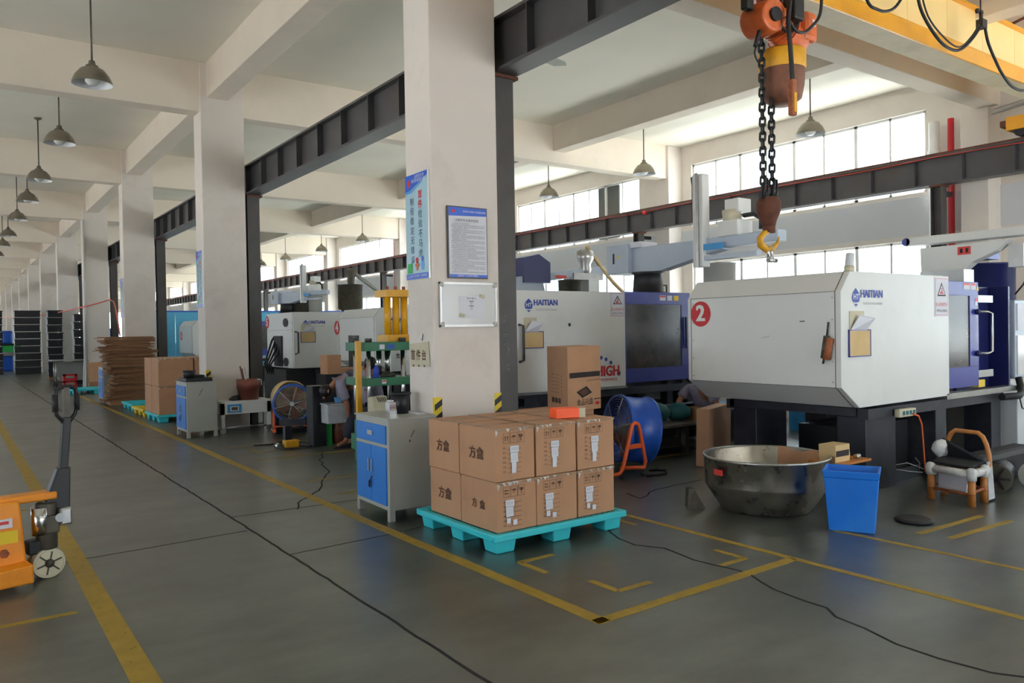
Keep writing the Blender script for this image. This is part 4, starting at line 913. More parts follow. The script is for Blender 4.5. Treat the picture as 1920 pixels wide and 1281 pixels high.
def handling_print(par, x0, z1, w, flip=False, m='print_brown', y=-.0016, s=1.0):
    g = G(); e = y; u = .055*s
    for k in range(3):
        cx_ = x0+u*.6+k*u*1.25; cz = z1-u*.75
        for a, b, ww, hh in ((cx_-u*.55, cz, .0022, u*1.4), (cx_+u*.55, cz, .0022, u*1.4), (cx_, cz-u*.7, u*1.1, .0022), (cx_, cz+u*.7, u*1.1, .0022)): rect(g, (a, e, b), ww, hh)
        if k == 2:
            tri(g, [(-u*.3, u*.4), (-u*.28, u*.1), (0, -u*.1), (u*.28, u*.1), (u*.3, u*.4)], (cx_, e, cz)); rect(g, (cx_, e, cz-u*.22), u*.08, u*.35); rect(g, (cx_, e, cz-u*.42), u*.3, u*.07)
        elif k == 1:
            tri(g, [(-u*.38, 0), (u*.38, 0), (u*.25, u*.18), (0, u*.27), (-u*.25, u*.18)], (cx_, e, cz+u*.1)); rect(g, (cx_, e, cz-u*.1), u*.07, u*.5)
        else:
            for dx in (-u*.2, u*.2):
                if flip: rect(g, (cx_, e, cz+dx), u*.6, u*.12); tri(g, [(-u*.3, 0), (-u*.1, -u*.15), (-u*.1, u*.15)], (cx_-u*.1, e, cz+dx))
                else: rect(g, (cx_+dx, e, cz-u*.1), u*.1, u*.55); tri(g, [(-u*.15, 0), (u*.15, 0), (0, u*.25)], (cx_+dx, e, cz+u*.12))
    names = ['品名', '型号', '数量', '重量', '日期', '地址']
    for k in range(6):
        z = z1-u*2.15-k*.036*s
        rect(g, (x0+.105*s, e, z-.008), .13*s, .0025); put_text(g, names[k], .016*s, (x0+.012, e, z+.002))
    put_text(g, '中国制造', .014*s, (x0+.1*s, e, z1-u*2.15-5*.036*s+.003)); put_text(g, '个', .012, (x0+.16*s, e, z1-u*2.15+.004))
    g.build('carton_print', m, par)
def labels(par, x, z, y=-.003, lower=False):
    g = G()
    rect(g, (x, y, z), .078, .045, m=0); rect(g, (x, y, z-.027), .075, .008, m=1)
    rect(g, (x-.002, y, z-.064), .066, .07, m=0, rot=.03)
    if lower: rect(g, (x-.012, y, z-.128), .034, .04, m=0); rect(g, (x+.045, y, z-.145), .036, .038, m=0)
    else: rect(g, (x-.004, y, z-.12), .042, .042, m=0); rect(g, (x-.006, y, z-.158), .04, .034, m=0)
    for k in range(3): rect(g, (x-.02+k*.02, y-.0006, z), .014, .022, m=2)
    for k in range(4): rect(g, (x, y-.0006, z-.045-k*.011), .045, .003, m=2)
    put_text(g, 'OK', .02, (x-.004, y-.0006, z-.155)) if False else None
    g.build('paper_label', ['paper', 'print_grey', 'wall_cool'], par)
WX = [3.125, 3.495, 3.895, 4.29]; DY = [4.6, 5.09, 5.56]
nmc = ['left', 'middle', 'right']
for lay in (0, 1):
    z0, h = ((.147, .362), (.512, .385))[lay]
    for j in (0, 1):
        for i in (0, 1, 2):
            w = WX[i+1]-WX[i]-.008; d = DY[j+1]-DY[j]-.006
            lab = 'taped brown carton on the cyan pallet, %s layer, %s row, %s%s' % (['bottom', 'top'][lay], ['front', 'back'][j], nmc[i], ' corner' if i != 1 else '')
            c = carton(lab, w, d, h, lay*6+j*3+i)
            if j == 0:
                xs = w*.2 if lay else w*.16
                handling_print(c, xs, h-.035, w, flip=lay == 0, s=.95 if i == 0 else .9)
                labels(c, xs+(.1 if lay else .055), h-.155, lower=lay == 0)
            if i == 0:
                g = G(); s = .095 if lay or j else .07; gap = 1.05 if (lay or j) else 1.5
                for q, ch in enumerate('方盒'): put_text(g, ch, s, (-.0005, d/2+.03-q*s*gap+.02, h*.48), '-x', 0); put_text(g, ch, s, (-.0007, d/2+.032-q*s*gap+.02, h*.48), '-x', 0)
                g.build('product_name', 'print_brown', c)
            c['group'] = 'taped brown cartons on the cyan pallet'
            rz = random.Random(lay*10+i).uniform(-.012, .012)
            c.location = (WX[i]+.004+(.012 if lay == 0 and i == 0 else 0), DY[j]+.003, z0); c.rotation_euler = (0, 0, rz)
t = thing('small_box', 'small orange box with white end on top of the stacked cartons', 'box', (0, 0, 0))
G().box(0, .2, 0, .13, 0, .08).build('body', 'orange_box', t, bev=.004); G().box(.2, .255, .005, .125, 0, .075).build('end_label', 'paper_old', t); t.location = (3.84, 4.78, .9); t.rotation_euler = (0, 0, -.25)
# ------------------------------------------------------------------ tool cabinets
def cabinet(lab):
    """origin at the near left foot, door side to -X"""
    t = thing('tool_cabinet', lab, 'cabinet', (0, 0, 0)); W_, D_, H_ = .46, .68, .86
    G().box(0, W_, 0, D_, .09, H_).build('body', 'cabinet_grey', t, bev=.006)
    G().box(-.012, W_+.005, -.008, D_+.008, H_, H_+.012).build('top_sheet', 'cabinet_grey', t)
    for x, y in ((0, 0), (0, D_-.05), (W_-.05, 0), (W_-.05, D_-.05)): G().box(x, x+.05, y, y+.05, 0, .1).build('leg', 'cabinet_grey', t)
    d = G().box(-.012, 0, .04, D_-.03, .65, .81).build('drawer', 'cabinet_blue', t, bev=.003)
    G().box(-.022, -.012, D_/2-.05, D_/2+.05, .71, .75).build('handle', 'chrome', d); G().cyl((-.016, D_/2, .785), (-.012, D_/2, .785), .008, n=10).build('lock', 'chrome', d)
    for a, b, hy in ((.04, D_/2-.002, D_/2-.04), (D_/2+.002, D_-.03, D_/2+.025)):
        dr = G().box(-.012, 0, a, b, .13, .62).build('door', 'cabinet_blue', t, bev=.003); G().box(-.024, -.012, hy, hy+.022, .39, .5).build('handle', 'chrome', dr)
    G().cyl((-.02, D_/2-.03, .355), (-.012, D_/2-.03, .355), .012, n=10).build('lock', 'chrome', t)
    g = G().tube([(-.02, D_/2-.03, .355), (-.035, D_/2-.04, .33), (-.03, D_/2, .3), (-.03, D_/2+.01, .26)], .005, 5); g.box(-.03, -.026, D_/2-.01, D_/2+.02, .25, .31).build('key', 'black_rubber', t)
    g = G().tube([(W_*.45, -.0015, .7), (W_*.5, -.0015, .74), (W_*.53, -.0015, .76)], .004, 4).tube([(W_*.42, -.0015, .66), (W_*.44, -.0015, .68)], .006, 4).build('scratch', 'cast_iron', t)
    return t
cb = cabinet('grey steel tool cabinet with blue doors beside the stacked cartons'); cb.location = (3.02, 6.02-.01, 0); cb.location = (3.03, 5.99, 0)
cb.location.x = 2.97; cb.location.y = 5.95
cb2 = dup(cb, (2.96, 12.86, 0), 0, 'grey steel tool cabinet with blue doors beside the second column'); cb.rotation_euler = (0, 0, -.02)
cb3 = dup(cb, (2.95, 21.05, 0), 0, 'tool cabinet with a blue side hidden behind the flattened carton stack')
t = thing('bucket', 'small black bucket on the tool cabinet by the nearest column', 'bucket', (3.27, 6.3, .872))
G().lathe([(0, .872), (.07, .872), (.09, 1.05), (.085, 1.05), (.065, .885), (0, .885)], (3.27, 6.3, 0), 20).build('body', 'black_plastic', t); G().lathe([(.09, 1.04), (.098, 1.045), (.098, 1.06), (.086, 1.06)], (3.27, 6.3, 0), 20).build('rim', 'black_plastic', t)
G().box(3.14, 3.21, 6.26, 6.34, .872, .98).cyl((3.175, 6.3, .98), (3.175, 6.3, 1.0), .04, n=14).build('steel_mug', 'chrome') and None
o = bpy.data.objects['steel_mug']; tag(o, 'steel lidded mug standing left of the black bucket on the cabinet', 'mug')
o = G().box(3.33, 3.42, 6.1, 6.3, .872, .876).build('paper_sheet', 'paper'); tag(o, 'white sheet lying on the cabinet beside the black bucket', 'paper')
t = thing('storage_tray', 'black tray of dark parts on the tool cabinet by the second column', 'tray', (3.15, 13.2, .872))
G().box(2.98, 3.38, 12.95, 13.45, .873, .93).box(3.1, 3.3, 13.1, 13.4, .93, .97).build('tray_box', 'black_plastic', t, bev=.01); G().cyl((3.05, 13.05, .93), (3.05, 13.05, 1.05), .08, .1, 14).build('round_pot', 'black_plastic', t)
# ------------------------------------------------------------------ pallet truck at the left
t = thing('pallet_truck', 'orange hand pallet truck with black handle at the left edge', 'pallet truck', (0, 0, 0))
# local frame: x towards the handle side, y across, z up ; placed below
G().hexa([(-.17, -.12, .12), (.16, -.12, .12), (.16, .12, .12), (-.17, .12, .12)], [(-.13, -.1, .55), (.13, -.1, .55), (.13, .1, .55), (-.13, .1, .55)]).build('front_housing', 'jack_orange', t, bev=.015)
G().box(-.13, .36, -.06, .08, .52, .57).build('top_bracket', 'jack_orange', t, bev=.01)
for y in (-.26, .12): G().hexa([(-1.15, y, .04), (.16, y, .04), (.16, y+.15, .04), (-1.15, y+.15, .04)], [(-1.15, y, .1), (.16, y, .16), (.16, y+.15, .16), (-1.15, y+.15, .1)]).build('fork', 'jack_orange', t, bev=.01)
G().cyl((.03, -.135, .23), (.03, -.11, .23), .028, n=6).build('pivot_bolt', 'rusty_red', t)
g = G(); rect(g, (.0, -.1215, .42), .16, .06, '-y', 0); rect(g, (.01, -.1225, .33), .2, .08, '-y', 1); rect(g, (0, -.1222, .425), .12, .02, '-y', 2); g.build('sticker', ['paper', 'hazard_yellow', 'sticker_red'], t)
w = G().cyl((.3, -.07, .1), (.3, -.02, .1), .1, n=26).build('steer_wheel', 'cream_wheel', t, bev=.006); G().lathe([(.1, -.075), (.103, -.06), (.103, -.03), (.1, -.015), (.085, -.015), (.082, -.045), (.085, -.075)], (.3, 0, .1), 26, ax='y').build('tyre', 'cream_wheel', w)
g = G()
for k in range(6): a = k*PI/3+.3; g.obox((.3+.045*math.cos(a), -.0715, .1+.045*math.sin(a)), (.032*math.cos(a), 0, .032*math.sin(a)), (0, .002, 0), (-.005*math.sin(a), 0, .005*math.cos(a)))
g.lathe([(.0, -.08), (.028, -.08), (.028, -.07)], (.3, 0, .1), 14, ax='y').build('wheel_hub', 'cast_iron', w)
w2 = G().cyl((.3, .03, .1), (.3, .08, .1), .1, n=26).build('steer_wheel', 'cream_wheel', t, bev=.006)
G().cyl((.3, -.02, .19), (.3, -.02, .5), .065, n=18).box(.24, .36, -.1, .08, .3, .42).build('pump_body', 'cast_iron', t, bev=.01); G().cyl((.25, -.06, .3), (.25, -.06, .48), .05, n=16).build('cylinder', 'chrome', t)
G().box(.18, .34, -.06, .04, .17, .26).build('wheel_yoke', 'machine_black', t, bev=.01)
G().box(.36, .44, -.1, .06, .34, .46).build('linkage', 'steel', t, bev=.015); G().cyl((.36, -.11, .4), (.36, -.09, .4), .03, n=12).build('roller', 'chrome', t)
G().hexa([(.27, -.05, .45), (.44, -.05, .45), (.44, .03, .45), (.27, .03, .45)], [(.37, -.045, .72), (.45, -.045, .72), (.45, .025, .72), (.37, .025, .72)]).build('handle_foot', 'black_plastic', t, bev=.008)
G().bar((.41, -.01, .68), (.44, -.01, 1.06), .055, .05).build('tiller', 'black_plastic', t, bev=.006)
pts = [(.44+dx, -.01+dx*.3, zz_) for dx, zz_ in [(0, 1.0), (-.065, 1.08), (-.075, 1.19), (-.065, 1.25), (-.03, 1.265), (.03, 1.265), (.065, 1.25), (.075, 1.19), (.06, 1.08), (0, 1.0)]]
G().tube(pts, .014, 8).build('handle_loop', 'black_plastic', t); G().bar((.44, -.01, 1.04), (.44, -.005, 1.26), .035, .045).build('lever_housing', 'cast_iron', t)
for y in (-.072, .072): G().tube([(.44+y, -.01+y*.3, 1.1), (.44+y*1.03, -.01+y*.3, 1.22)], .02, 8).build('grip', 'black_rubber', t)
tj = t; q0 = pF(92, 1083); rzj = .6
t.rotation_euler = (0, 0, rzj*0+.18)
ca, sa = math.cos(.18), math.sin(.18); t.location = (q0.x-(.3*ca-(-.05)*sa), q0.y-(.3*sa+(-.05)*ca), 0)
# ------------------------------------------------------------------ steel wok like bowl, bin, bamboo chair
WC = (5.82, 4.31)
t = thing('steel_bowl', 'large dented stainless steel tub standing under the end of machine 2', 'tub', (WC[0], WC[1], 0))
g = G().lathe([(0, .002), (.38, .002), (.395, .02), (.515, .215), (.52, .235), (.525, .45), (.535, .46), (.528, .468), (.517, .455), (.51, .235), (.5, .22), (.38, .03), (0, .018)], (WC[0], WC[1], 0), 48)
o = g.build('bowl', 'brushed', t)
rnd = random.Random(5)
for v in o.data.vertices:
    a = math.atan2(v.co.y, v.co.x); k = 1+.012*math.sin(3*a+1)+.006*math.sin(7*a+2)
    v.co.x *= k; v.co.y *= k
    if v.co.z > .2: v.co.z += .008*math.sin(2*a+.5)
G().lathe([(.528, .455), (.542, .455), (.542, .474), (.528, .474), (.528, .455)], (WC[0], WC[1], 0), 48).build('rolled_rim', 'steel', t)
a = pX(1322, 874, 5.35); d = -2.35
cx_, cy_ = WC
for (aa, zz, ww, hh, mi) in ((2.98, .36, .11, .05, 'sticker_red'), (3.0, .28, .04, .06, 'print_black')):
    P = lambda th, z: (cx_+.54*math.cos(th), cy_+.54*math.sin(th), z); hw = ww/.54/2
    G().poly([P(aa-hw, zz-hh/2), P(aa, zz-hh/2), P(aa+hw, zz-hh/2), P(aa+hw, zz+hh/2), P(aa, zz+hh/2), P(aa-hw, zz+hh/2)]).build('sticker', mi, t)
th = lambda a, z, r: (WC[0]+r*math.cos(a), WC[1]+r*math.sin(a), z)
g = G()
aa = [-.55+k*.12 for k in range(9)]
for i in range(8): g.hexa([th(aa[i], .1, .41), th(aa[i+1], .1, .41), th(aa[i+1], .1, .4), th(aa[i], .1, .4)], [th(aa[i], .46+.02*math.sin(i), .5), th(aa[i+1], .46+.02*math.sin(i+1), .5), th(aa[i+1], .46+.02*math.sin(i+1), .49), th(aa[i], .46+.02*math.sin(i), .49)])
o = g.build('cardboard_liner', 'carton'); tag(o, 'curved brown cardboard sheet leaning inside the steel tub', 'cardboard')
o = G().hexa([(5.26, 4.72, 0), (5.38, 4.62, 0), (5.46, 4.74, 0), (5.34, 4.82, 0)], [(5.28, 4.72, .17), (5.31, 4.68, .17), (5.36, 4.76, .17), (5.33, 4.8, .17)]).build('support_wedge', 'cast_iron'); tag(o, 'small grey metal wedge propping the steel tub at its left foot', 'wedge')
# blue bin
A, B = Vector((5.53, 3.52, 0)), Vector((5.68, 3.23, 0)); ex = (B-A).normalized(); ey = Vector((-ex.y, ex.x, 0)); LN, DP = .325, .25
t = thing('plastic_bin', 'tall bright blue plastic bin beside the steel tub', 'bin', tuple(A))
def bp(u, v, z): return A+ex*u+ey*v+Vector((0, 0, z))
H_ = .475; fl_ = .03
outer = [(0, 0), (LN, 0), (LN, DP), (0, DP)]
def ring(e, z): return [bp(-e, -e, z), bp(LN+e, -e, z), bp(LN+e, DP+e, z), bp(-e, DP+e, z)]
g = G(); L_ = [ring(0, .002), ring(fl_, H_-.06), ring(fl_+.006, H_-.05), ring(fl_+.012, H_), ring(fl_-.004, H_), ring(fl_-.012, H_-.05), ring(-.012, .02)]
vs = [v for r_ in L_ for v in r_]; fs = [(0, 3, 2, 1)]
for i in range(len(L_)-1): fs += [(i*4+k, i*4+(k+1) % 4, i*4+4+(k+1) % 4, i*4+4+k) for k in range(4)]
fs.append((24, 25, 26, 27)); g._add(vs, fs); g.build('body', 'bin_blue', t, bev=.006)
g = G(); n_ = ex; c_ = bp(LN+.018, .1, .27); uu = ey; ww = (Vector((0, 0, 1))+ex*.06).normalized()
g.quad(c_-uu*.03-ww*.06, c_+uu*.03-ww*.055, c_+uu*.03+ww*.065, c_-uu*.03+ww*.06).build('torn_label', 'paper_old', t)
# shelf with a small gold box fixed to machine 2 leg
q = pY(1592, 872, 3.9)
t = thing('wall_shelf', 'small wooden shelf behind the blue bin carrying a gold box', 'shelf', (q.x, q.y, q.z))
a, b = pY(1562, 869, 3.85), pY(1620, 871, 3.85)
G().box(a.x, b.x, 3.78, 4.09, a.z-.02, a.z).build('board', 'bamboo', t); G().box(a.x+.1, a.x+.13, 3.95, 4.09, a.z-.12, a.z-.02).build('bracket', 'machine_black', t)
o = thing('ballast_box', 'gold and cream metal box with dark band on the small shelf', 'box', (a.x, 3.85, a.z)); G().box(a.x+.02, a.x+.24, 3.84, 4.0, a.z+.0, a.z+.15).build('casing', 'kraft_sheet', o, bev=.004); G().box(a.x+.03, a.x+.22, 3.835, 3.84, a.z+.05, a.z+.1).build('dark_band', 'print_black', o)
o = thing('brass_fitting', 'brass fittings lying right of the gold box on the shelf', 'fitting', (a.x+.35, 3.9, a.z))
G().cyl((a.x+.3, 3.9, a.z), (a.x+.3, 3.9, a.z+.06), .022, n=10).build('valve_body', 'hoist_yellow', o); G().cyl((a.x+.36, 3.86, a.z+.02), (a.x+.42, 3.86, a.z+.02), .02, n=10).build('nozzle', 'steel', o); G().sph((a.x+.33, 3.95, a.z+.04), .035, 8).build('knob', 'bamboo_dark', o)
# bamboo chair
F1, F2, B2 = Vector((7.25, 3.58, 0)), Vector((7.18, 3.2, 0)), Vector((7.46, 3.22, 0)); B1 = F1+(B2-F2)
t = thing('bamboo_chair', 'small low bamboo chair patched with white plastic wrap', 'chair', tuple((F1+F2+B1+B2)/4))
for k, p_ in enumerate((F1, F2, B1, B2)):
    o = G().cyl(p_, p_+Vector((0, 0, .27)), .032, .03, 14).build('leg', 'bamboo', t); G().lathe([(.0325, .1), (.0345, .105), (.0325, .11)], tuple(p_), 14).build('node_ring', 'bamboo_dark', o)
z = Vector((0, 0, 1))
for a, b, hh in ((F1, F2, .1), (B1, B2, .12), (F1, B1, .12), (F2, B2, .12)): G().cyl(a+z*hh, b+z*hh, .014, n=8).build('stretcher', 'bamboo_dark', t)
for a, b in ((F1, F2), (F1, B1), (F2, B2), (B1, B2)): G().cyl(a+z*.28, b+z*.28, .036, n=12).build('seat_rail', 'wrap_white', t)
for p_, r_ in ((F1, .055), (F2, .05), (B2, .055)): G().lathe([(0, -.06), (r_*.78, -.055), (r_*.82, -.02), (r_*.9, .02), (r_*.7, .045), (r_*.4, .055), (0, .056)], tuple(p_+z*.28), 12).build('wrapping', 'wrap_white', t)
G().box(-.0, .0, 0, 0, 0, 0) if False else None
sl = None
for k in range(7):
    f_ = (k+.5)/7; a = F1.lerp(F2, f_)+z*.3; b = B1.lerp(B2, f_)+z*.3; G().bar(a, b, .045, .012).build('seat_slat', 'bamboo', t)
arc = []
for k in range(13):
    a = PI*k/12; base = B1.lerp(B2, .5-.56*math.cos(a)); arc.append(base+z*(.33+.27*min(1, math.sin(a)*1.25))+(B1-F1).normalized()*.08)
G().tube([B1+z*.27]+arc+[B2+z*.27], .02, 10).build('back_hoop', 'bamboo', t)
cl = G(); a0, a1, a2, a3 = F1+z*.325, F2+z*.325, B2+z*.335, B1+z*.335
cl.hexa([a0, a1, a2, a3], [a0+z*.02, a1+z*.018, a2+z*.03, a3+z*.04]).hexa([B1+z*.34, B2+z*.33, B2+z*.33+(B1-F1)*.1, B1+z*.34+(B1-F1)*.1], [F1.lerp(B1, .75)+z*.52, F2.lerp(B2, .9)+z*.36, F2.lerp(B2, 1)+z*.38, F1.lerp(B1, .9)+z*.54])
o = cl.build('seat_cloth', 'cloth_black', bev=.01); tag(o, 'black cloth pad lying on the bamboo chair', 'cloth')
q = B1+z*.42; g = G(); g.sph(q+Vector((-.06, .0, .02)), .085, 10, sc=(1, .8, 1)); o = g.build('plastic_bag', 'wrap_white')
rnd = random.Random(2)
for v in o.data.vertices: v.co += Vector((rnd.uniform(-.012, .012), rnd.uniform(-.012, .012), rnd.uniform(-.012, .012)))
tag(o, 'crumpled white plastic bag tied to the back of the bamboo chair', 'bag')
o = G().hexa([B2+z*.02+Vector((.0, -.04, 0)), B2+z*.02+Vector((.14, -.03, 0)), B2+z*.02+Vector((.14, -.02, 0)), B2+z*.02+Vector((0, -.03, 0))], [B2+z*.36+Vector((.0, -.03, 0)), B2+z*.36+Vector((.11, -.02, 0)), B2+z*.36+Vector((.11, -.01, 0)), B2+z*.36+Vector((0, -.02, 0))]).build('plastic_sheet', 'clear_plastic'); tag(o, 'cloudy plastic sheet hanging from the right of the bamboo chair', 'sheet')
o = G().hexa([F1+z*.06+Vector((.08, -.02, 0)), F2+z*.08+Vector((.1, .1, 0)), F2+z*.07+Vector((.16, .1, 0)), F1+z*.06+Vector((.16, -.02, 0))], [F1+z*.26+Vector((.1, -.02, 0)), F2+z*.22+Vector((.12, .08, 0)), F2+z*.22+Vector((.15, .08, 0)), F1+z*.26+Vector((.16, -.02, 0))]).build('crumpled_paper', 'paper'); tag(o, 'white crumpled paper hanging under the bamboo chair seat', 'paper')
# rolls on the floor behind the chair
for k, (x_, y_, r_, dd, m1, lb) in enumerate(((7.95, 3.32, .125, (.9, .28), 'cast_iron', 'dark cable drum lying on its side right of the bamboo chair'), (8.4, 3.18, .12, (.9, .25), 'cabinet_grey', 'grey wrapped roll lying at the right edge'))):
    t = thing('wrapped_roll' if k else 'cable_drum', lb, 'roll' if k else 'drum', (x_, y_, 0)); d_ = Vector((dd[0], dd[1], 0)).normalized(); c_ = Vector((x_, y_, r_+.01))
    G().cyl(c_, c_+d_*.45, r_*.92, n=24).build('roll_body', m1 if k else 'black_plastic', t)
    G().cyl(c_-d_*.02, c_, r_+.008, n=24).build('end_disc', m1, t)
    if not k:
        for a in (0, 1, 2): u, w_ = frame_of(d_); v_ = u*math.cos(a*1.05)+w_*math.sin(a*1.05); G().bar(c_-d_*.024-v_*r_*.9, c_-d_*.024+v_*r_*.9, .02, .01, up=tuple(d_)).build('spoke', 'machine_black', t)
o = G().box(8.1, 9.3, 3.5, 3.75, .0, .3).build('tarpaulin_bundle', 'black_rubber', bev=.06); tag(o, 'black tarpaulin bundle lying behind the drum at the right edge', 'bundle')
o = G().lathe([(0, 0), (.13, 0), (.15, .015), (.12, .03), (.05, .02), (0, .02)], (6.3, 3.25, .001), 20).build('rubber_disc', 'black_rubber'); tag(o, 'black rubber disc on the floor right of the blue bin', 'disc')
# ------------------------------------------------------------------ plain cartons and flattened cartons by the far columns
rc = [(3.08, 15.5, .145), (3.08, 16.15, .145), (3.72, 15.5, .145), (3.72, 16.15, .145)]
for lay in (0, 1):
    for k, (x, y, z_) in enumerate(rc):
        c = carton('plain brown carton by the third column, %s layer, %s' % (['bottom', 'top'][lay], ['near left', 'far left', 'near right', 'far right'][k]), .62, .63, .52, 50+lay*4+k, m='carton')
        c.location = (x+.003, y, z_+lay*.522); c['group'] = 'plain brown cartons by the third column'
rnd = random.Random(11); z_ = .12
base = G().box(-.62, .62, -.42, .42, 0, .03)
o = base.build('flattened_carton', 'carton_dark'); tag(o, 'flattened brown carton in the tall leaning stack by the fourth column', 'carton', 'flattened cartons in the tall stack'); first = o
G().box(3.0, 4.0, 20.25, 20.95, 0, .1).build('wooden_base', 'carton_dark'); tag(bpy.data.objects['wooden_base'], 'low brown base under the tall stack of flattened cartons', 'base')
XS = 3.48; YS = 20.6; kk = 0; N = 46; meshes = []
for q in range(4):
    g = G(); w_ = .47+.04*q
    g.box(-w_, w_, -.36, .36, 0, .030); g.box(-w_+.02, w_-.05, -.365, .37, .012, .018, 1); g.hexa([(-w_-.09, -.38, -.004), (-w_, -.4, 0), (-w_, -.1, 0), (-w_-.07, -.1, -.01)], [(-w_-.09, -.38, .004), (-w_, -.4, .012), (-w_, -.1, .012), (-w_-.07, -.1, .0)], 0)
    me = g.build('flattened_carton', ['carton_dark', 'carton_edge']); meshes.append(me.data); bpy.data.objects.remove(me)
first.data = meshes[0]
for k in range(N):
    t_ = k/N; off = .12*math.sin(t_*5.5)+rnd.uniform(-.07, .07)
    if k: o = first.copy(); C.objects.link(o)
    else: o = first
    o.data = meshes[rnd.randint(0, 3)]
    if k == N-1: o['label'] = 'topmost flattened brown carton of the tall leaning stack'
    elif k == 0: o['label'] = 'lowest flattened brown carton of the tall leaning stack'
    else: o['label'] = 'flattened brown carton in the tall leaning stack by the fourth column'
    o.location = (XS+off+t_*.05, YS+rnd.uniform(-.04, .04), .102+k*.0327); o.rotation_euler = (rnd.uniform(-.004, .004), 0, rnd.uniform(-.12, .12))
st = first
for k in range(7):
    x_ = XS-.15+.5*rnd.random(); z0_ = .2+k*.21
    G().box(x_, x_+.012, YS-.46, YS-.45, z0_, z0_+.1+.1*rnd.random()).build('binding_string', 'wrap_white', st)
    
# leaning white pole, sheet of cardboard, cart, red crate by the fourth column
q = pY(160, 560, 27.9); o = G().cyl((q.x, 27.93, 0), (q.x, 27.93, 5.3), .035, n=8).build('drain_pipe', 'machine_grey'); tag(o, 'thin grey pipe running up the left edge of the fourth column', 'pipe')
a, b = pY(158, 738, 26.4), pY(163, 640, 27.4); o = G().cyl((a.x, 26.6, 0), (b.x, 27.8, b.z), .02, n=6).build('leaning_pole', 'grey_white'); tag(o, 'thin white pole leaning at the fourth column', 'pole')
t = thing('cardboard_sheet', 'tan cardboard sheet leaning against the fourth column base', 'cardboard', (4.1, 27, 0)); a = pY(165, 680, 26.8); b = pY(196, 715, 26.8); G().hexa([(a.x, 26.7, b.z), (b.x, 26.7, b.z), (b.x, 26.75, b.z), (a.x, 26.75, b.z)], [(a.x, 26.9, a.z), (b.x, 26.9, a.z), (b.x, 26.95, a.z), (a.x, 26.95, a.z)]).build('sheet', 'carton', t)
G().box(a.x, b.x+.1, 26.6, 26.9, 0, b.z).build('scrap_bundle', 'carton_dark', t)
t = thing('steel_cart', 'low steel table cart with pale top near the fourth column', 'cart', (3.2, 29.5, 0))
G().box(2.62, 3.85, 29.2, 30.0, .85, .88).build('table_top', 'galvanised', t)
for x_ in (2.75, 3.75):
    for y_ in (29.3, 29.9): o = G().cyl((x_, y_, .12), (x_, y_, .85), .025).build('leg', 'steel', t); G().cyl((x_-.02, y_, .06), (x_+.02, y_, .06), .06, n=12).build('caster', 'black_rubber', o)
G().box(2.75, 3.75, 29.88, 29.92, .2, .8).build('back_panel', 'cabinet_grey', t); G().box(2.75, 3.75, 29.3, 29.9, .2, .23).build('lower_shelf', 'steel', t)
for k in (0, 1):
    t = thing('red_crate', 'red plastic crate before the steel cart, %s of two stacked' % ['lower', 'upper'][k], 'crate', (3.05, 29.0, .22*k))
    G().box(2.9, 3.3, 28.8, 29.1, .22*k, .22*k+.07).box(2.9, 2.97, 28.8, 29.1, .22*k+.07, .22*k+.2).box(3.23, 3.3, 28.8, 29.1, .22*k+.07, .22*k+.2).box(2.9, 3.3, 28.8, 29.1, .22*k+.15, .22*k+.2).build('body', 'red', t)
# stacks of black crates far down the hall
def crate_stack(x0, x1, y, n, h, lab, grp, z_=0):
    g = G(); g.box(x0, x1, y, y+.6, .0, h*.9).box(x0-.02, x1+.02, y-.02, y+.62, h*.78, h*.92, 0).box(x0+.1, x1-.06, y-.025, y-.02, h*.80, h*.84, 1); o = g.build('black_crate', ['crate_black', 'crate_edge']); o.location = (0, 0, z_); tag(o, lab+', bottom crate', 'crate', grp)
    for k in range(1, n): q = o.copy(); C.objects.link(q); q.location = (.012*((k*7) % 3-1), 0, z_+k*h); q['label'] = lab+(', topmost' if k == n-1 else ', '+ORD[k]+' from the floor')
xa = lambda px, Y: pY(px, 650, Y).x
crate_stack(xa(28, 41.2), xa(76, 41.2), 41.2, 9, .32, 'black crate of the wide stack far down the aisle', 'black crates in the wide far stack')
crate_stack(xa(81, 36.6), xa(107, 36.6), 34.6, 9, .285, 'black crate of the stack before the fifth column', 'black crates in the stack before the fifth column', .12)
G().box(xa(82, 36.6), xa(104, 36.6), 34.7, 35.1, 0, .118).build('crate_base', 'carton_dark'); tag(bpy.data.objects['crate_base'], 'brown base under the black crates before the fifth column', 'base')
crate_stack(xa(-24, 41.5), xa(5, 41.5), 41.5, 9, .32, 'black crate of the stack at the left edge', 'black crates at the left edge')
crate_stack(xa(147, 29.5), xa(156, 29.5)+.3, 30.5, 9, .27, 'black crate of the narrow stack between far columns', 'black crates between two far columns')
t = thing('far_machine', 'blue machine with green tray far down the aisle at the left', 'machine', (3, 46, 0))
x0, x1 = xa(3, 46), xa(25, 46)
G().box(x0, x1, 46, 47, 1.35, 2.0).build('head', 'fan_blue', t, bev=.1); G().box(x0, x1, 46, 47, 0, .75).build('base', 'fan_blue', t, bev=.05); G().box(x0, x1+.3, 45.8, 46.8, .95, 1.25).build('tray', 'green_plastic', t); G().box(x0, x1+.2, 45.8, 47, .75, .95).build('bed', 'steel', t); G().box(x0, x1+.3, 46.0, 47, 1.25, 1.36).build('arm', 'machine_black', t)
x0, x1 = xa(205, 30), xa(218, 30)
o = G().box(x0, x1, 30, 30.5, 1.0, 1.9).build('blue_drum', 'fan_blue')
tag(o, 'blue box shape seen beside the orange hose, between far columns', 'box'); G().box(x0, x1, 30, 30.5, 0, 1.0).build('pedestal', 'machine_black', o)
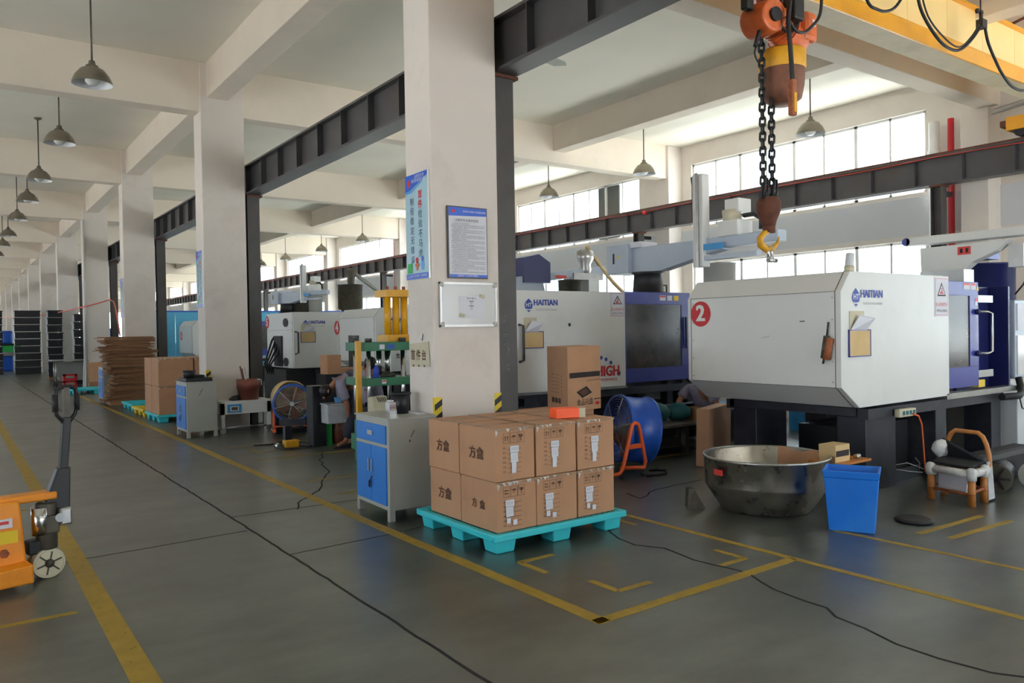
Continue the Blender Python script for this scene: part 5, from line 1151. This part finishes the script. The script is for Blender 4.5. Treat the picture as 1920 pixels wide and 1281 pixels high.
o = G().tube([pY(225, 630, 24), pY(222, 610, 24), pY(219, 592, 24), pY(216, 575, 24.5), pY(213, 566, 26), pY(206, 562, 27.4), pY(190, 567, 27.6), pY(175, 571, 27.6), pY(160, 575, 27.6)]+[pX(a, b, 3.36) for a, b in [(145, 578), (130, 582), (110, 586), (90, 589), (70, 592), (45, 594), (20, 595), (0, 595)]], .02, 6).build('air_hose', 'pink'); tag(o, 'pinkish red hose slung across the far columns', 'hose')
# ------------------------------------------------------------------ scale table with the brown tub, by the second column
t = thing('inspection_bench', 'low white steel bench with blue control panel by the second column', 'bench', (3.9, 13.1, 0))
y_ = 13.02; X0, X1 = 3.52, 4.33
G().box(X0, X1, y_, y_+.48, .49, .52).build('top', 'machine_white', t); G().box(X0, X1, y_, y_+.02, .31, .49).box(X0, X0+.02, y_, y_+.48, .31, .49).box(X1-.02, X1, y_, y_+.48, .31, .49).build('apron', 'machine_white', t)
for x_ in (X0, X1-.06):
    for yy in (y_, y_+.42): o = G().box(x_, x_+.06, yy, yy+.06, .09, .49).build('leg', 'machine_white', t); G().cyl((x_+.03, yy+.0, .045), (x_+.03, yy+.04, .045), .045, n=12).build('caster', 'steel', o)
G().cyl((X0, y_+.05, .09), (X1, y_+.05, .09), .012).build('foot_bar', 'steel', t)
p = G().box(X0+.1, X0+.32, y_-.02, y_, .335, .47).build('control_panel', 'sky_blue', t, bev=.004); G().box(X0+.14, X0+.28, y_-.025, y_-.02, .36, .44).build('bezel', 'grey_white', p); G().box(X0+.16, X0+.26, y_-.028, y_-.025, .375, .425).build('screen', 'cast_iron', p); G().cyl((X0+.125, y_-.026, .4), (X0+.125, y_-.02, .4), .008).build('button', 'sticker_red', p)
t = thing('brown_tub', 'reddish brown plastic tub holding sticks on the white bench', 'tub', (4.02, 13.2, .521))
G().lathe([(0, .521), (.16, .521), (.17, .7), (.185, .7), (.19, .86), (.18, .86), (.165, .7), (.15, .54), (0, .54)], (4.02, 13.2, 0), 26).build('body', 'terracotta', t); G().tube([(4.12, 13.03, .86), (4.17, 13.0, .85), (4.18, 13.0, .76)], .008, 6).build('wire_clip', 'wrap_white', t)
for k, (a, b, m1) in enumerate((((3.97, 13.2, .6), (3.89, 13.2, 1.08), 'terracotta'), ((4.0, 13.22, .6), (3.93, 13.24, 1.04), 'cast_iron'), ((3.99, 13.15, .6), (3.95, 13.15, 1.06), 'steel'))):
    o = G().cyl(a, b, .012).build('handle_stick', m1); tag(o, ['reddish', 'dark', 'pale'][k]+' stick standing in the brown tub', 'stick')
o = G().hexa([(3.7, 13.1, .521), (3.86, 13.1, .521), (3.86, 13.3, .521), (3.7, 13.3, .521)], [(3.76, 13.12, .6), (3.83, 13.12, .62), (3.83, 13.25, .6), (3.76, 13.25, .59)]).build('dark_tool', 'black_plastic', bev=.02); tag(o, 'black tool lying left of the brown tub on the bench', 'tool')
# ------------------------------------------------------------------ floor fans
def drum_fan(lab, c, r, depth, yaw, tilt, extra=None):
    t = thing('drum_fan', lab, 'fan', (0, 0, 0)); dy = Vector((0, 1, 0))
    G().lathe([(r-.015, -.02), (r+.02, -.03), (r+.022, 0), (r, .01), (r, depth), (r+.02, depth+.01), (r+.018, depth+.03), (r-.02, depth+.02), (r-.02, .0), (r-.015, -.02)], (0, 0, 0), 32, ax='y').build('drum', 'fan_blue', t)
    g = G()
    for k in range(13): q = .03+(r-.04)*k/12; g.tube([(q*math.cos(2*PI*i/28), -.03-.02*(1-(q/r)**2), q*math.sin(2*PI*i/28)) for i in range(28)], .0028, 4, closed=True)
    for k in range(6): a = 2*PI*k/6+.25; g.tube([(.02*math.cos(a), -.055, .02*math.sin(a)), (r*.55*math.cos(a), -.045, r*.55*math.sin(a)), (r*.98*math.cos(a), -.03, r*.98*math.sin(a))], .006, 5)
    g.build('front_grille', 'steel', t); G().cyl((0, -.07, 0), (0, -.04, 0), .035, n=16).build('grille_boss', 'steel', t)
    bl = None
    for k in range(5):
        a = 2*PI*k/5; g = G(); u = Vector((math.cos(a), 0, math.sin(a))); v = Vector((-math.sin(a), 0, math.cos(a))); w_ = Vector((0, 1, 0))
        g.hexa([u*.05-v*.03+w_*.06, u*.05+v*.03+w_*.1, u*.05+v*.032+w_*.104, u*.05-v*.028+w_*.064], [u*(r-.05)-v*.11+w_*.05, u*(r-.05)+v*.06+w_*.13, u*(r-.05)+v*.062+w_*.134, u*(r-.05)-v*.108+w_*.054]); g.build('fan_blade', 'rusty_red', t)
    G().cyl((0, .05, 0), (0, .28, 0), .07, n=16).build('motor', 'cast_iron', t)
    return t
f1 = drum_fan('blue drum fan with round grille on an orange stand by the second column', None, .285, .2, 0, 0)
G().box(-.3, .3, -.02, .02, -.36, -.34).box(-.3, -.27, -.02, .02, -.36, -.0).box(.27, .3, -.02, .02, -.36, 0).build('stand_yoke', 'fan_orange', f1); G().box(-.2, .2, -.05, .22, -.34, -.24).build('skid', 'machine_base', f1)
for s_ in (-.28, .28): G().cyl((s_, -.02, -.42), (s_, .3, -.42), .03, n=10).cyl((s_, .1, -.42), (s_, .1, -.36), .015).build('stand_foot', 'fan_orange', f1)
fc = (pY(548, 757, 12)); f1.location = (fc.x, 12, .45+.0); f1.location.z = fc.z; f1.rotation_euler = (0, 0, -.42)
o = G().lathe([(.0, .24), (.27, .24), (.28, .0), (.26, 0), (.24, .2), (0, .21)], (0, 0, 0), 24, ax='y').build('yellow_tub', 'kraft_sheet'); o.location = (fc.x+.12, 12.35, fc.z+.06); tag(o, 'pale yellow round tub standing behind the blue drum fan', 'tub')
G().box(-.25, .25, .02, .22, -.6, -.2).build('support_block', 'machine_black', o)
t = thing('yellow_hand_jack', 'small yellow and chrome hydraulic foot pump on the floor before the fan', 'pump', (3.78, 10.7, 0))
G().box(3.72, 3.92, 10.6, 10.75, .02, .13).build('body', 'hoist_yellow', t, bev=.02); G().cyl((3.66, 10.65, .05), (3.66, 10.8, .05), .045).build('chrome_end', 'chrome', t); G().box(3.74, 3.84, 10.66, 10.76, .13, .32).build('post', 'machine_base', t); G().bar((3.8, 10.7, .28), (4.0, 10.66, .3), .05, .03).build('pedal', 'machine_black', t)
o = G().tube([(3.92, 10.7, .03), (4.05, 10.6, .012), (4.2, 10.75, .012), (4.18, 11.1, .012), (4.0, 11.4, .012), (3.7, 11.2, .012), (3.5, 11.3, .012)], .01, 5).build('floor_cable', 'black_rubber'); tag(o, 'black cable winding on the floor from the foot pump', 'cable')
o = G().box(4.12, 4.32, 10.6, 10.85, 0, .86).build('dark_panel_box', 'navy', bev=.01); tag(o, 'tall narrow dark box standing right of the blue fan', 'box'); o.data.materials[0] = MT['black_plastic']
f2 = drum_fan('big blue drum fan seen from the side behind the carton pallet', None, .4, .3, 0, 0); q = pY(1160, 812, 6.5); f2.location = (q.x, 6.5, .47); f2.rotation_euler = (-.12, 0, -1.87); f2.scale = (.92, 1.05, .92)
for k, s_ in enumerate((0,)):
    pa = [pF(1168, 893, .03), pF(1190, 793, .55), pF(1212, 880, .03)]
A_, B_ = Vector((5.8, 6.1, .03)), Vector((6.32, 6.05, .03)); top = pY(1191, 793, 6.08)
t = thing('fan_stand', 'orange tubular stand of the big blue fan beside the cartons', 'stand', (6.1, 6.08, 0))
a, b = pY(1168, 888, 6.08), pY(1208, 880, 6.08)
G().tube([a+Vector((-.35, -.02, 0)), a+Vector((-.05, 0, -.0)), a+Vector((0, 0, .05)), top+Vector((-.07, 0, -.1)), top+Vector((-.045, 0, -.02)), top+Vector((0, 0, .0)), top+Vector((.045, 0, -.02)), top+Vector((.07, 0, -.1)), b+Vector((.02, 0, .08)), b+Vector((0, 0, .02)), b+Vector((-.3, .05, .04))], .022, 9).build('tube_frame', 'fan_orange', t)
G().bar((a.x+.08, 6.08, .33), (b.x-.04, 6.08, .33), .01, .05).build('cross_plate', 'fan_orange', t)
for p_ in (a, b): G().sph((p_.x-.02, 6.08, .02), .025, 8).build('caster', 'black_rubber', t)
o = G().tube([(6.05, 6.0, .012), (6.3, 5.95, .012), (6.45, 6.1, .012), (6.3, 6.2, .012), (6.5, 6.25, .012)], .012, 5).build('floor_cable', 'black_rubber'); tag(o, 'black cable coiled at the foot of the orange fan stand', 'cable')
# ------------------------------------------------------------------ open carton on a box cart behind the pallet
t = thing('open_carton', 'tall brown carton printed with a tray drawing, standing before machine 3', 'box', (5.1, 6.3, .8))
q = [pY(1022, 760, 6.45), pY(1065, 765, 6.3), pY(1127, 756, 6.55)]
zb = .74; c0, c1, c2_, = Vector((pY(1026, 700, 6.75).x, 6.75, zb)), Vector((pY(1064, 700, 6.2).x, 6.2, zb)), Vector((pY(1126, 700, 6.35).x, 6.35, zb)); c3 = c0+(c2_-c1); up = Vector((0, 0, .68))
G().hexa([c0, c1, c2_, c3], [c0+up, c1+up, c2_+up, c3+up]).build('body', 'carton', t, bev=.006)
u = (c2_-c1).normalized(); n = Vector((u.y, -u.x, 0)); W_ = (c2_-c1).length; ff = lambda a, b, e=.003: c1+u*(a*W_)+up*b+n*e
def fq(g, a0, a1, b0, b1, m=0, e=.003): g.quad(ff(a0, b0, e), ff(a1, b0, e), ff(a1, b1, e), ff(a0, b1, e), m)
g = G(); fq(g, .05, .97, .52, .6, 1); g.poly([ff(.25, .3), ff(.42, .2), ff(.72, .27), ff(.55, .38)], 1); g.poly([ff(.32, .3, .004), ff(.44, .23, .004), ff(.63, .28, .004), ff(.52, .345, .004)], 0)
fq(g, .78, .98, .155, .17, 1); fq(g, .55, .97, .47, .475, 0); fq(g, .55, .97, .455, .46, 0)
def ftext(g, s, size, a, b, m=0):
    vs, fs = text_mesh(s, size); k = len(g.v); o_ = ff(a, b, .004); g.v += [o_+u*v.x*size+Vector((0, 0, 1))*v.y*size for v in vs]
    for f in fs: g.f.append([i+k for i in f]); g.m.append(m); g.s.append(False)
ftext(g, '食品托盘', .075, .5, .13, 1); ftext(g, 'TRAY BOX', .03, .1, .44, 0) if False else None
fq(g, .83, .93, .07, .12, 2)
u2 = (c1-c0).normalized(); n2 = Vector((u2.y, -u2.x, 0)); W2 = (c1-c0).length; f2_ = lambda a, b: c0+u2*(a*W2)+up*b+n2*.003
for k in range(6): g.quad(f2_(.22, .56-k*.055), f2_(.62, .56-k*.055), f2_(.62, .565-k*.055), f2_(.22, .565-k*.055), 0); g.quad(f2_(.7, .54-k*.055), f2_(.74, .54-k*.055), f2_(.74, .555-k*.055), f2_(.7, .555-k*.055), 0)
for k in range(3): g.quad(f2_(.24+k*.16, .12), f2_(.36+k*.16, .12), f2_(.36+k*.16, .2), f2_(.24+k*.16, .2), 1 if k < 2 else 0)
g.build('carton_print', ['print_brown', 'print_black', 'red'], t)
t = thing('under_carton', 'brown carton under the tall printed carton, beside machine 3', 'box', (5.5, 6.6, 0)); G().box(5.05, 5.62, 6.35, 6.95, .36, .735).build('body', 'carton', t, bev=.006)
G().box(5.05, 5.62, 6.35, 6.95, .0, .355).build('lower_body', 'carton_dark', t, bev=.006)
# ------------------------------------------------------------------ steel work table, boxes, crates beneath machine 3 and 2
t = thing('steel_table', 'low steel work table behind the steel tub, covered with dark bags', 'table', (7.3, 7.1, 0))
G().box(6.75, 8.15, 6.72, 7.45, .36, .39).build('table_top', 'steel', t)
for x_ in (6.8, 7.5, 8.06):
    for yy in (6.75, 7.35): G().box(x_, x_+.07, yy, yy+.07, 0, .36).build('leg', 'cast_iron', t)
G().box(6.8, 7.95, 6.8, 7.35, .1, .12).build('lower_shelf', 'cast_iron', t)
for k, (x_, y_, s_) in enumerate(((6.95, 7.05, .17), (7.35, 7.1, .2), (7.7, 7.05, .18))):
    o = G().sph((x_, y_, .39+s_*.62), s_, 10, sc=(1.15, .8, .65)).build('plastic_bag', 'cyan_dark'); tag(o, ['leftmost', 'middle', 'rightmost'][k]+' dark bag of parts on the low steel table', 'bag')
    for v in o.data.vertices: v.co += Vector((rnd.uniform(-.02, .02), rnd.uniform(-.02, .02), rnd.uniform(-.015, .015)))
o = G().box(7.85, 8.05, 6.9, 7.1, .391, .55).build('small_carton', 'carton_dark'); tag(o, 'small grey brown box at the right end of the steel table', 'box')
o = G().hexa([(7.0, 5.95, 0), (7.75, 6.25, 0), (7.7, 6.4, 0), (6.95, 6.1, 0)], [(7.02, 5.95, .66), (7.77, 6.25, .66), (7.72, 6.4, .66), (6.97, 6.1, .66)]).build('large_carton', 'carton', bev=.005); tag(o, 'large brown carton standing behind the steel tub under machine 2', 'box')
o = G().box(8.75, 9.5, 7.1, 7.6, .42, .5).build('cyan_crate', 'sky_blue'); tag(o, 'light blue shallow crate seen under machine 2', 'crate'); G().box(8.75, 9.5, 7.1, 7.6, .0, .42).build('crate_support', 'machine_black', o)
cr = pY(1512, 812, 7.0)
o = G().box(cr.x, cr.x+.32, 7.0, 7.3, 0, .42).build('blue_crate', 'sky_blue')
tag(o, 'blue slatted crate seen through the gap under machine 2', 'crate')
t = thing('pink_crate_wall', 'salmon pink ribbed container seen through the gap under machine 2', 'container', (cr.x+.4, 7, 0))
for k in range(6): x_ = cr.x+.36+k*.17; G().box(x_, x_+.155, 7.0, 7.35, 0, .5).build('rib', 'pink', t)
# ------------------------------------------------------------------ green hydraulic press with yellow cylinders
t = thing('hydraulic_press', 'green hydraulic press with chrome columns and tall yellow cylinders', 'press', (4.45, 9.2, 0))
G().box(4.17, 4.86, 8.95, 9.55, 1.37, 1.48).build('upper_beam', 'press_green', t, bev=.006); G().box(4.17, 4.86, 8.95, 9.55, .93, 1.03).build('table', 'press_green', t, bev=.006)
G().box(4.2, 4.82, 9.0, 9.5, .1, .3).build('base', 'press_green', t, bev=.01)
for x_ in (4.26, 4.74):
    for yy in (9.05, 9.45): o = G().cyl((x_, yy, .3), (x_, yy, 1.5), .028, n=14).build('chrome_column', 'chrome', t); G().cyl((x_, yy, 1.48), (x_, yy, 1.53), .045, n=6).build('column_nut', 'dark_steel', o)
G().cyl((4.5, 9.25, 1.05), (4.5, 9.25, 1.37), .035, n=14).build('ram_rod', 'chrome', t); G().cyl((4.62, 9.25, 1.05), (4.62, 9.25, 1.37), .035, n=14).build('ram_rod', 'chrome', t)
G().box(4.56, 4.9, 9.1, 9.4, 1.48, 1.57).build('cylinder_base', 'press_yellow', t); G().box(4.54, 4.92, 9.08, 9.42, 2.06, 2.15).build('cylinder_head', 'press_yellow', t)
for x_ in (4.61, 4.73, 4.85): o = G().cyl((x_, 9.2, 1.57), (x_, 9.2, 2.06), .045, n=14).build('cylinder_tube', 'press_yellow', t); G().cyl((x_, 9.2, 2.15), (x_, 9.2, 2.2), .022, n=6).build('tie_bolt', 'rusty_red', o)
G().box(4.08, 4.14, 9.0, 9.06, .45, 1.5).build('guard_post', 'press_yellow', t); G().box(4.84, 4.9, 9.0, 9.05, .5, 1.4).build('guard_post', 'press_yellow', t)
G().box(4.12, 4.26, 8.95, 9.2, 0, .5).cyl((4.19, 8.98, .3), (4.19, 8.98, .55), .07, n=12).build('side_frame', 'press_green', t)
g = G(); rect(g, (4.4, 8.948, 1.42), .07, .06, m=0); rect(g, (4.52, 8.948, 1.42), .1, .06, m=1); rect(g, (4.42, 8.948, .98), .06, .05, m=0); rect(g, (4.42, 8.947, .99), .05, .02, m=2); g.build('sticker', ['paper', 'fan_blue', 'sticker_red'], t)
G().lathe([(0, 1.032), (.1, 1.035), (.09, 1.06), (.04, 1.09), (0, 1.1)], (4.6, 9.2, 0), 14).build('mould_plate', 'cast_iron', t)
t = thing('squeeze_bottle', 'blue clear squeeze bottle standing on the green press table', 'bottle', (4.36, 9.1, 1.03)); G().lathe([(0, 1.032), (.035, 1.032), (.036, 1.14), (.018, 1.17), (.018, 1.19), (0, 1.19)], (4.36, 9.05, 0), 16).build('body', 'bottle_blue', t); G().cyl((4.36, 9.05, 1.17), (4.36, 9.05, 1.21), .012).build('cap', 'paper', t)
t = thing('pedestal_fan', 'black round fan head seen behind the green press', 'fan', (4.98, 11, 1)); q = pY(703, 680, 10.6)
t2 = pY(741, 683, 13.6)
bpy.data.objects.remove(t)
g = G(); q = pY(790, 680, 13.84)
put_text(g, '生产二号机', .1, (7.35, 13.84, 1.13), '-y', 0); g.build('machine_lettering', 'print_black', m4)
# crate, plastic box and floor things between fan and press
o = thing('clear_tote', 'cloudy clear plastic tote box lifted by the bending worker', 'box', (4.4, 10.4, .5)); G().box(4.22, 4.52, 10.3, 10.55, .34, .60).build('body', 'clear_plastic', o, bev=.01); G().box(4.21, 4.53, 10.29, 10.56, .60, .62).build('rim', 'clear_plastic', o)
o = G().box(4.2, 4.42, 10.65, 10.9, 0, .335).build('green_crate', 'green_plastic'); tag(o, 'bright green crate on the floor behind the bending worker', 'crate')
o = G().lathe([(0, 0), (.1, 0), (.13, .33), (0, .33)], (4.55, 10.8, 0), 16).build('dark_red_tub', 'terracotta'); tag(o, 'dark red tub under the clear tote box', 'tub')
o = G().box(pY(614, 700, 12.2).x, pY(640, 700, 12.2).x, 12.2, 12.5, pY(620, 702, 12.2).z, pY(620, 666, 12.2).z).build('tall_carton', 'carton'); tag(o, 'brown carton standing behind the bending worker', 'box'); G().box(pY(610, 700, 12.2).x, pY(640, 700, 12.2).x, 12.2, 12.6, 0, pY(620, 702, 12.2).z).build('carton_stand', 'machine_black', o)
o = G().box(pY(640, 700, 12.3).x, pY(700, 700, 12.3).x, 12.3, 12.7, .0, pY(660, 690, 12.3).z).build('brown_carton', 'carton'); tag(o, 'brown carton behind the seated worker and the press', 'box')
t = thing('striped_bag', 'beige bag with black stripes lying on the press behind the cabinet', 'bag', (4.35, 8.6, 0))
a, b = pY(702, 768, 8.6), pY(728, 742, 8.6)
G().hexa([(a.x, 8.6, a.z-.1), (b.x, 8.6, a.z-.1), (b.x, 8.8, a.z-.1), (a.x, 8.8, a.z-.1)], [(a.x-.02, 8.62, a.z+.14), (b.x, 8.62, b.z+.0), (b.x, 8.76, b.z+.0), (a.x-.02, 8.76, a.z+.14)]).build('body', 'paper_old', t, bev=.02)
g = G()
for k in range(5): rect(g, (b.x-.14+k*.025, 8.596, b.z-.04), .009, .07, m=0, rot=.5)
g.build('stripe', 'print_black', t); G().box(a.x-.05, b.x+.05, 8.55, 8.9, 0, a.z-.102).build('support_box', 'press_green', t)
# ------------------------------------------------------------------ people
def skin_obj(name, pts, edges, mt, par, root=0, sub=2):
    me = bpy.data.meshes.new(name); org = ORG.get(par.name, Vector((0, 0, 0)))
    me.from_pydata([Vector(p[:3])-org for p in pts], edges, []); me.materials.append(MT[mt])
    o = bpy.data.objects.new(name, me); C.objects.link(o); o.parent = par; ORG[o.name] = org
    sv = me.skin_vertices.new(name='skin') if hasattr(me.skin_vertices, 'new') else None
    if not me.skin_vertices:
        bm = bmesh.new(); bm.from_mesh(me); bm.verts.layers.skin.verify(); bm.to_mesh(me); bm.free()
    sk = me.skin_vertices[0].data
    for i, p in enumerate(pts):
        r = p[3]; sk[i].radius = (r, p[4] if len(p) > 4 else r); sk[i].use_root = (i == root)
    md = o.modifiers.new('skin', 'SKIN'); md.use_smooth_shade = True; md.branch_smoothing = .6
    m2_ = o.modifiers.new('sub', 'SUBSURF'); m2_.levels = sub; m2_.render_levels = sub
    return o
def person(lab, org, J, hair_dir, badge=None, shoes=True):
    """J: joint dict. One continuous skinned body; clothing, hair and shoes are children."""
    t = thing('person', lab, 'person', org)
    V = Vector; pel, che, nek, hed = V(J['pelvis']), V(J['chest']), V(J['neck']), V(J['head'])
    P = [tuple(pel)+(.11, .13), tuple(pel.lerp(che, .5))+(.10, .13), tuple(che)+(.11, .15), tuple(nek)+(.05, .05), tuple(nek.lerp(hed, .5))+(.055, .055), tuple(hed)+(.088, .08), tuple(hed+(hed-nek).normalized()*.07)+(.07, .065)]
    E = [(0, 1), (1, 2), (2, 3), (3, 4), (4, 5), (5, 6)]
    def add(prev, lst):
        for p in lst: P.append(p); E.append((prev, len(P)-1)); prev = len(P)-1
        return prev
    for s in 'LR':
        sh, el, wr = V(J['sh'+s]), V(J['el'+s]), V(J['wr'+s]); hp, kn, an, to = V(J['hip'+s]), V(J['kn'+s]), V(J['an'+s]), V(J['to'+s])
        w = add(2, [tuple(sh)+(.055,), tuple(sh.lerp(el, .5))+(.046,), tuple(el)+(.038,), tuple(el.lerp(wr, .4))+(.036,), tuple(wr)+(.024, .028)])
        d = (wr-el).normalized(); sd = d.cross(V((0, 1, .2))).normalized(); pn_ = d.cross(sd)
        pm = add(w, [tuple(wr+d*.05)+(.016, .036)])
        for k, (o_, l_) in enumerate(((-.03, .065), (-.01, .078), (.01, .074), (.028, .058))):
            b_ = wr+d*.075+sd*o_; add(pm, [tuple(b_)+(.0095,), tuple(b_+d*l_*.5+pn_*.01)+(.009,), tuple(b_+d*l_*.85+pn_*.03)+(.0075,)])
        b_ = wr+d*.035-sd*.04; add(w, [tuple(b_)+(.011,), tuple(b_+d*.035-sd*.012+pn_*.012)+(.0095,), tuple(b_+d*.055-sd*.006+pn_*.026)+(.008,)])
        l = add(0, [tuple(hp)+(.085,), tuple(hp.lerp(kn, .5))+(.072,), tuple(kn)+(.055,), tuple(kn.lerp(an, .35))+(.052,), tuple(an)+(.034,)]); add(l, [tuple(to)+(.03, .04)])
    skin_obj('body', P, E, 'skin', t)
    dn = (che-pel).normalized()
    S = [tuple(pel-dn*.03)+(.165, .2), tuple(pel.lerp(che, .5))+(.16, .2), tuple(che)+(.165, .21), tuple(che.lerp(nek, .6))+(.1, .11)]; SE = [(0, 1), (1, 2), (2, 3)]
    for s in 'LR':
        sh, el = V(J['sh'+s]), V(J['el'+s]); k = len(S); S += [tuple(sh)+(.085,), tuple(sh.lerp(el, .55))+(.08,), tuple(sh.lerp(el, .75))+(.08,)]; SE += [(2, k), (k, k+1), (k+1, k+2)]
    skin_obj('shirt', S, SE, 'shirt', t)
    S = [tuple(pel+dn*.02)+(.14, .165)]; SE = []
    for s in 'LR':
        hp, kn, an = V(J['hip'+s]), V(J['kn'+s]), V(J['an'+s]); k = len(S); S += [tuple(hp)+(.12,), tuple(hp.lerp(kn, .5))+(.105,), tuple(kn)+(.088,), tuple(kn.lerp(an, .5))+(.082,), tuple(kn.lerp(an, .9))+(.078,)]; SE += [(0, k), (k, k+1), (k+1, k+2), (k+2, k+3), (k+3, k+4)]
        to = V(J['to'+s]); dd = (to-an); dd.z = 0; dd = dd.normalized() if dd.length > .01 else V((-1, 0, 0))
        if shoes:
            c_ = V((an.x, an.y, 0))+dd*.06; sd = V((-dd.y, dd.x, 0)); zz = min(an.z, to.z)-.075
            G().hexa([c_-dd*.13-sd*.04+V((0, 0, zz+.0)), c_+dd*.13-sd*.045+V((0, 0, zz)), c_+dd*.13+sd*.045+V((0, 0, zz)), c_-dd*.13+sd*.04+V((0, 0, zz))], [c_-dd*.12-sd*.035+V((0, 0, zz+.09)), c_+dd*.1-sd*.03+V((0, 0, zz+.055)), c_+dd*.1+sd*.03+V((0, 0, zz+.055)), c_-dd*.12+sd*.035+V((0, 0, zz+.09))]).build('shoe', 'cloth_black', t, bev=.015)
    skin_obj('trousers', S, SE, 'trousers', t)
    hd = V(hair_dir).normalized(); cc = hed+(hed-nek).normalized()*.035-hd*.0
    o = G().sph(cc+hd*.04, .094, 14, sc=(.95, .95, 1)).build('hair', 'hair', t)
    f_ = -hd; side = f_.cross(hed-nek).normalized(); upv = (hed-nek).normalized()
    for s in (-1, 1): G().sph(hed+side*s*.088+upv*.01, .024, 8, sc=(.6, 1, 1.3)).build('ear', 'skin', t)
    G().sph(hed+f_*.094+upv*.0, .018, 8, sc=(1, 1, 1.2)).build('nose', 'skin', t)
    for s in (-1, 1): G().sph(hed+f_*.086+side*s*.03+upv*.03, .009, 8).build('eye', 'print_black', t)
    if badge: G().obox(badge, (.05, .02, 0), (0, .008, 0), (0, .02, .035)).build('name_badge', 'poster_mid', t)
    return t
def bend(t): pass
px_ = lambda a, b, y: tuple(pY(a, b, y))
Yp = 10.35
J = {'pelvis': px_(668, 718, Yp), 'chest': px_(644, 708, Yp), 'neck': px_(624, 724, Yp), 'head': px_(612, 735, Yp-.02),
     'shL': px_(637, 718, Yp+.13), 'elL': px_(645, 762, Yp+.16), 'wrL': px_(638, 790, Yp+.1), 'shR': px_(637, 722, Yp-.14), 'elR': px_(652, 762, Yp-.18), 'wrR': px_(655, 782, Yp-.12),
     'hipL': px_(669, 738, Yp+.1), 'knL': px_(672, 785, Yp+.14), 'anL': px_(668, 826, Yp+.1), 'toL': px_(655, 832, Yp+.1), 'hipR': px_(669, 739, Yp-.1), 'knR': px_(661, 790, Yp-.12), 'anR': px_(648, 832, Yp-.12), 'toR': px_(632, 840, Yp-.12)}
for s in 'LR':
    for k, zz in (('an', .09), ('to', .035)): v = list(J[k+s]); v[2] = zz; J[k+s] = tuple(v)
person('person in grey polo shirt and dark trousers bending over a clear tote box', (4.5, Yp, 0), J, (.5, .2, .8), px_(633, 750, Yp-.25))
Yq = 9.95
J = {'pelvis': px_(700, 760, Yq), 'chest': px_(697, 722, Yq), 'neck': px_(692, 704, Yq), 'head': px_(691, 687, Yq),
     'shL': px_(703, 712, Yq+.16), 'elL': px_(700, 735, Yq+.2), 'wrL': px_(680, 748, Yq+.1), 'shR': px_(688, 713, Yq-.15), 'elR': px_(692, 738, Yq-.2), 'wrR': px_(697, 757, Yq-.3),
     'hipL': px_(702, 768, Yq+.1), 'knL': px_(682, 772, Yq+.12), 'anL': px_(682, 826, Yq+.1), 'toL': px_(672, 830, Yq+.1), 'hipR': px_(702, 769, Yq-.1), 'knR': px_(684, 775, Yq-.12), 'anR': px_(686, 828, Yq-.1), 'toR': px_(676, 832, Yq-.1)}
for s in 'LR':
    for k, zz in (('an', .09), ('to', .035)): v = list(J[k+s]); v[2] = zz; J[k+s] = tuple(v)
person('person with black hair sitting at the green press, seen through its columns', (4.6, Yq, 0), J, (.3, -.9, .3))
o = G().lathe([(0, 0), (.14, 0), (.16, J['pelvis'][2]-.2), (0, J['pelvis'][2]-.19)], (J['pelvis'][0], Yq, 0), 16).build('stool', 'dark_red' if 'dark_red' in MT else 'terracotta'); tag(o, 'low stool under the person at the green press', 'stool')
Yr = 6.95
J = {'pelvis': (8.35, Yr+.1, .42), 'chest': (8.05, Yr, .72), 'neck': (7.95, Yr-.02, .93), 'head': (7.9, Yr-.03, 1.06),
     'shL': (8.0, Yr+.18, .8), 'elL': (7.85, Yr+.22, .62), 'wrL': (7.7, Yr+.12, .52), 'shR': (8.0, Yr-.17, .8), 'elR': px_(1347, 762, Yr-.3), 'wrR': px_(1318, 783, Yr-.25),
     'hipL': (8.3, Yr+.2, .42), 'knL': (8.3, Yr+.3, .5), 'anL': (8.28, Yr+.6, .09), 'toL': (8.28, Yr+.7, .035), 'hipR': (8.32, Yr-.1, .42), 'knR': (8.15, Yr-.5, .46), 'anR': (8.2, Yr-.5, .09), 'toR': (8.1, Yr-.5, .035)}
person('person in grey shirt reaching over the steel table behind machine 2', (8.2, Yr, 0), J, (.8, 0, .5))
o = G().lathe([(0, 0), (.14, 0), (.16, .24), (0, .25)], (8.38, Yr+.1, 0), 16).build('stool', 'terracotta'); tag(o, 'low stool under the person reaching over the steel table', 'stool')
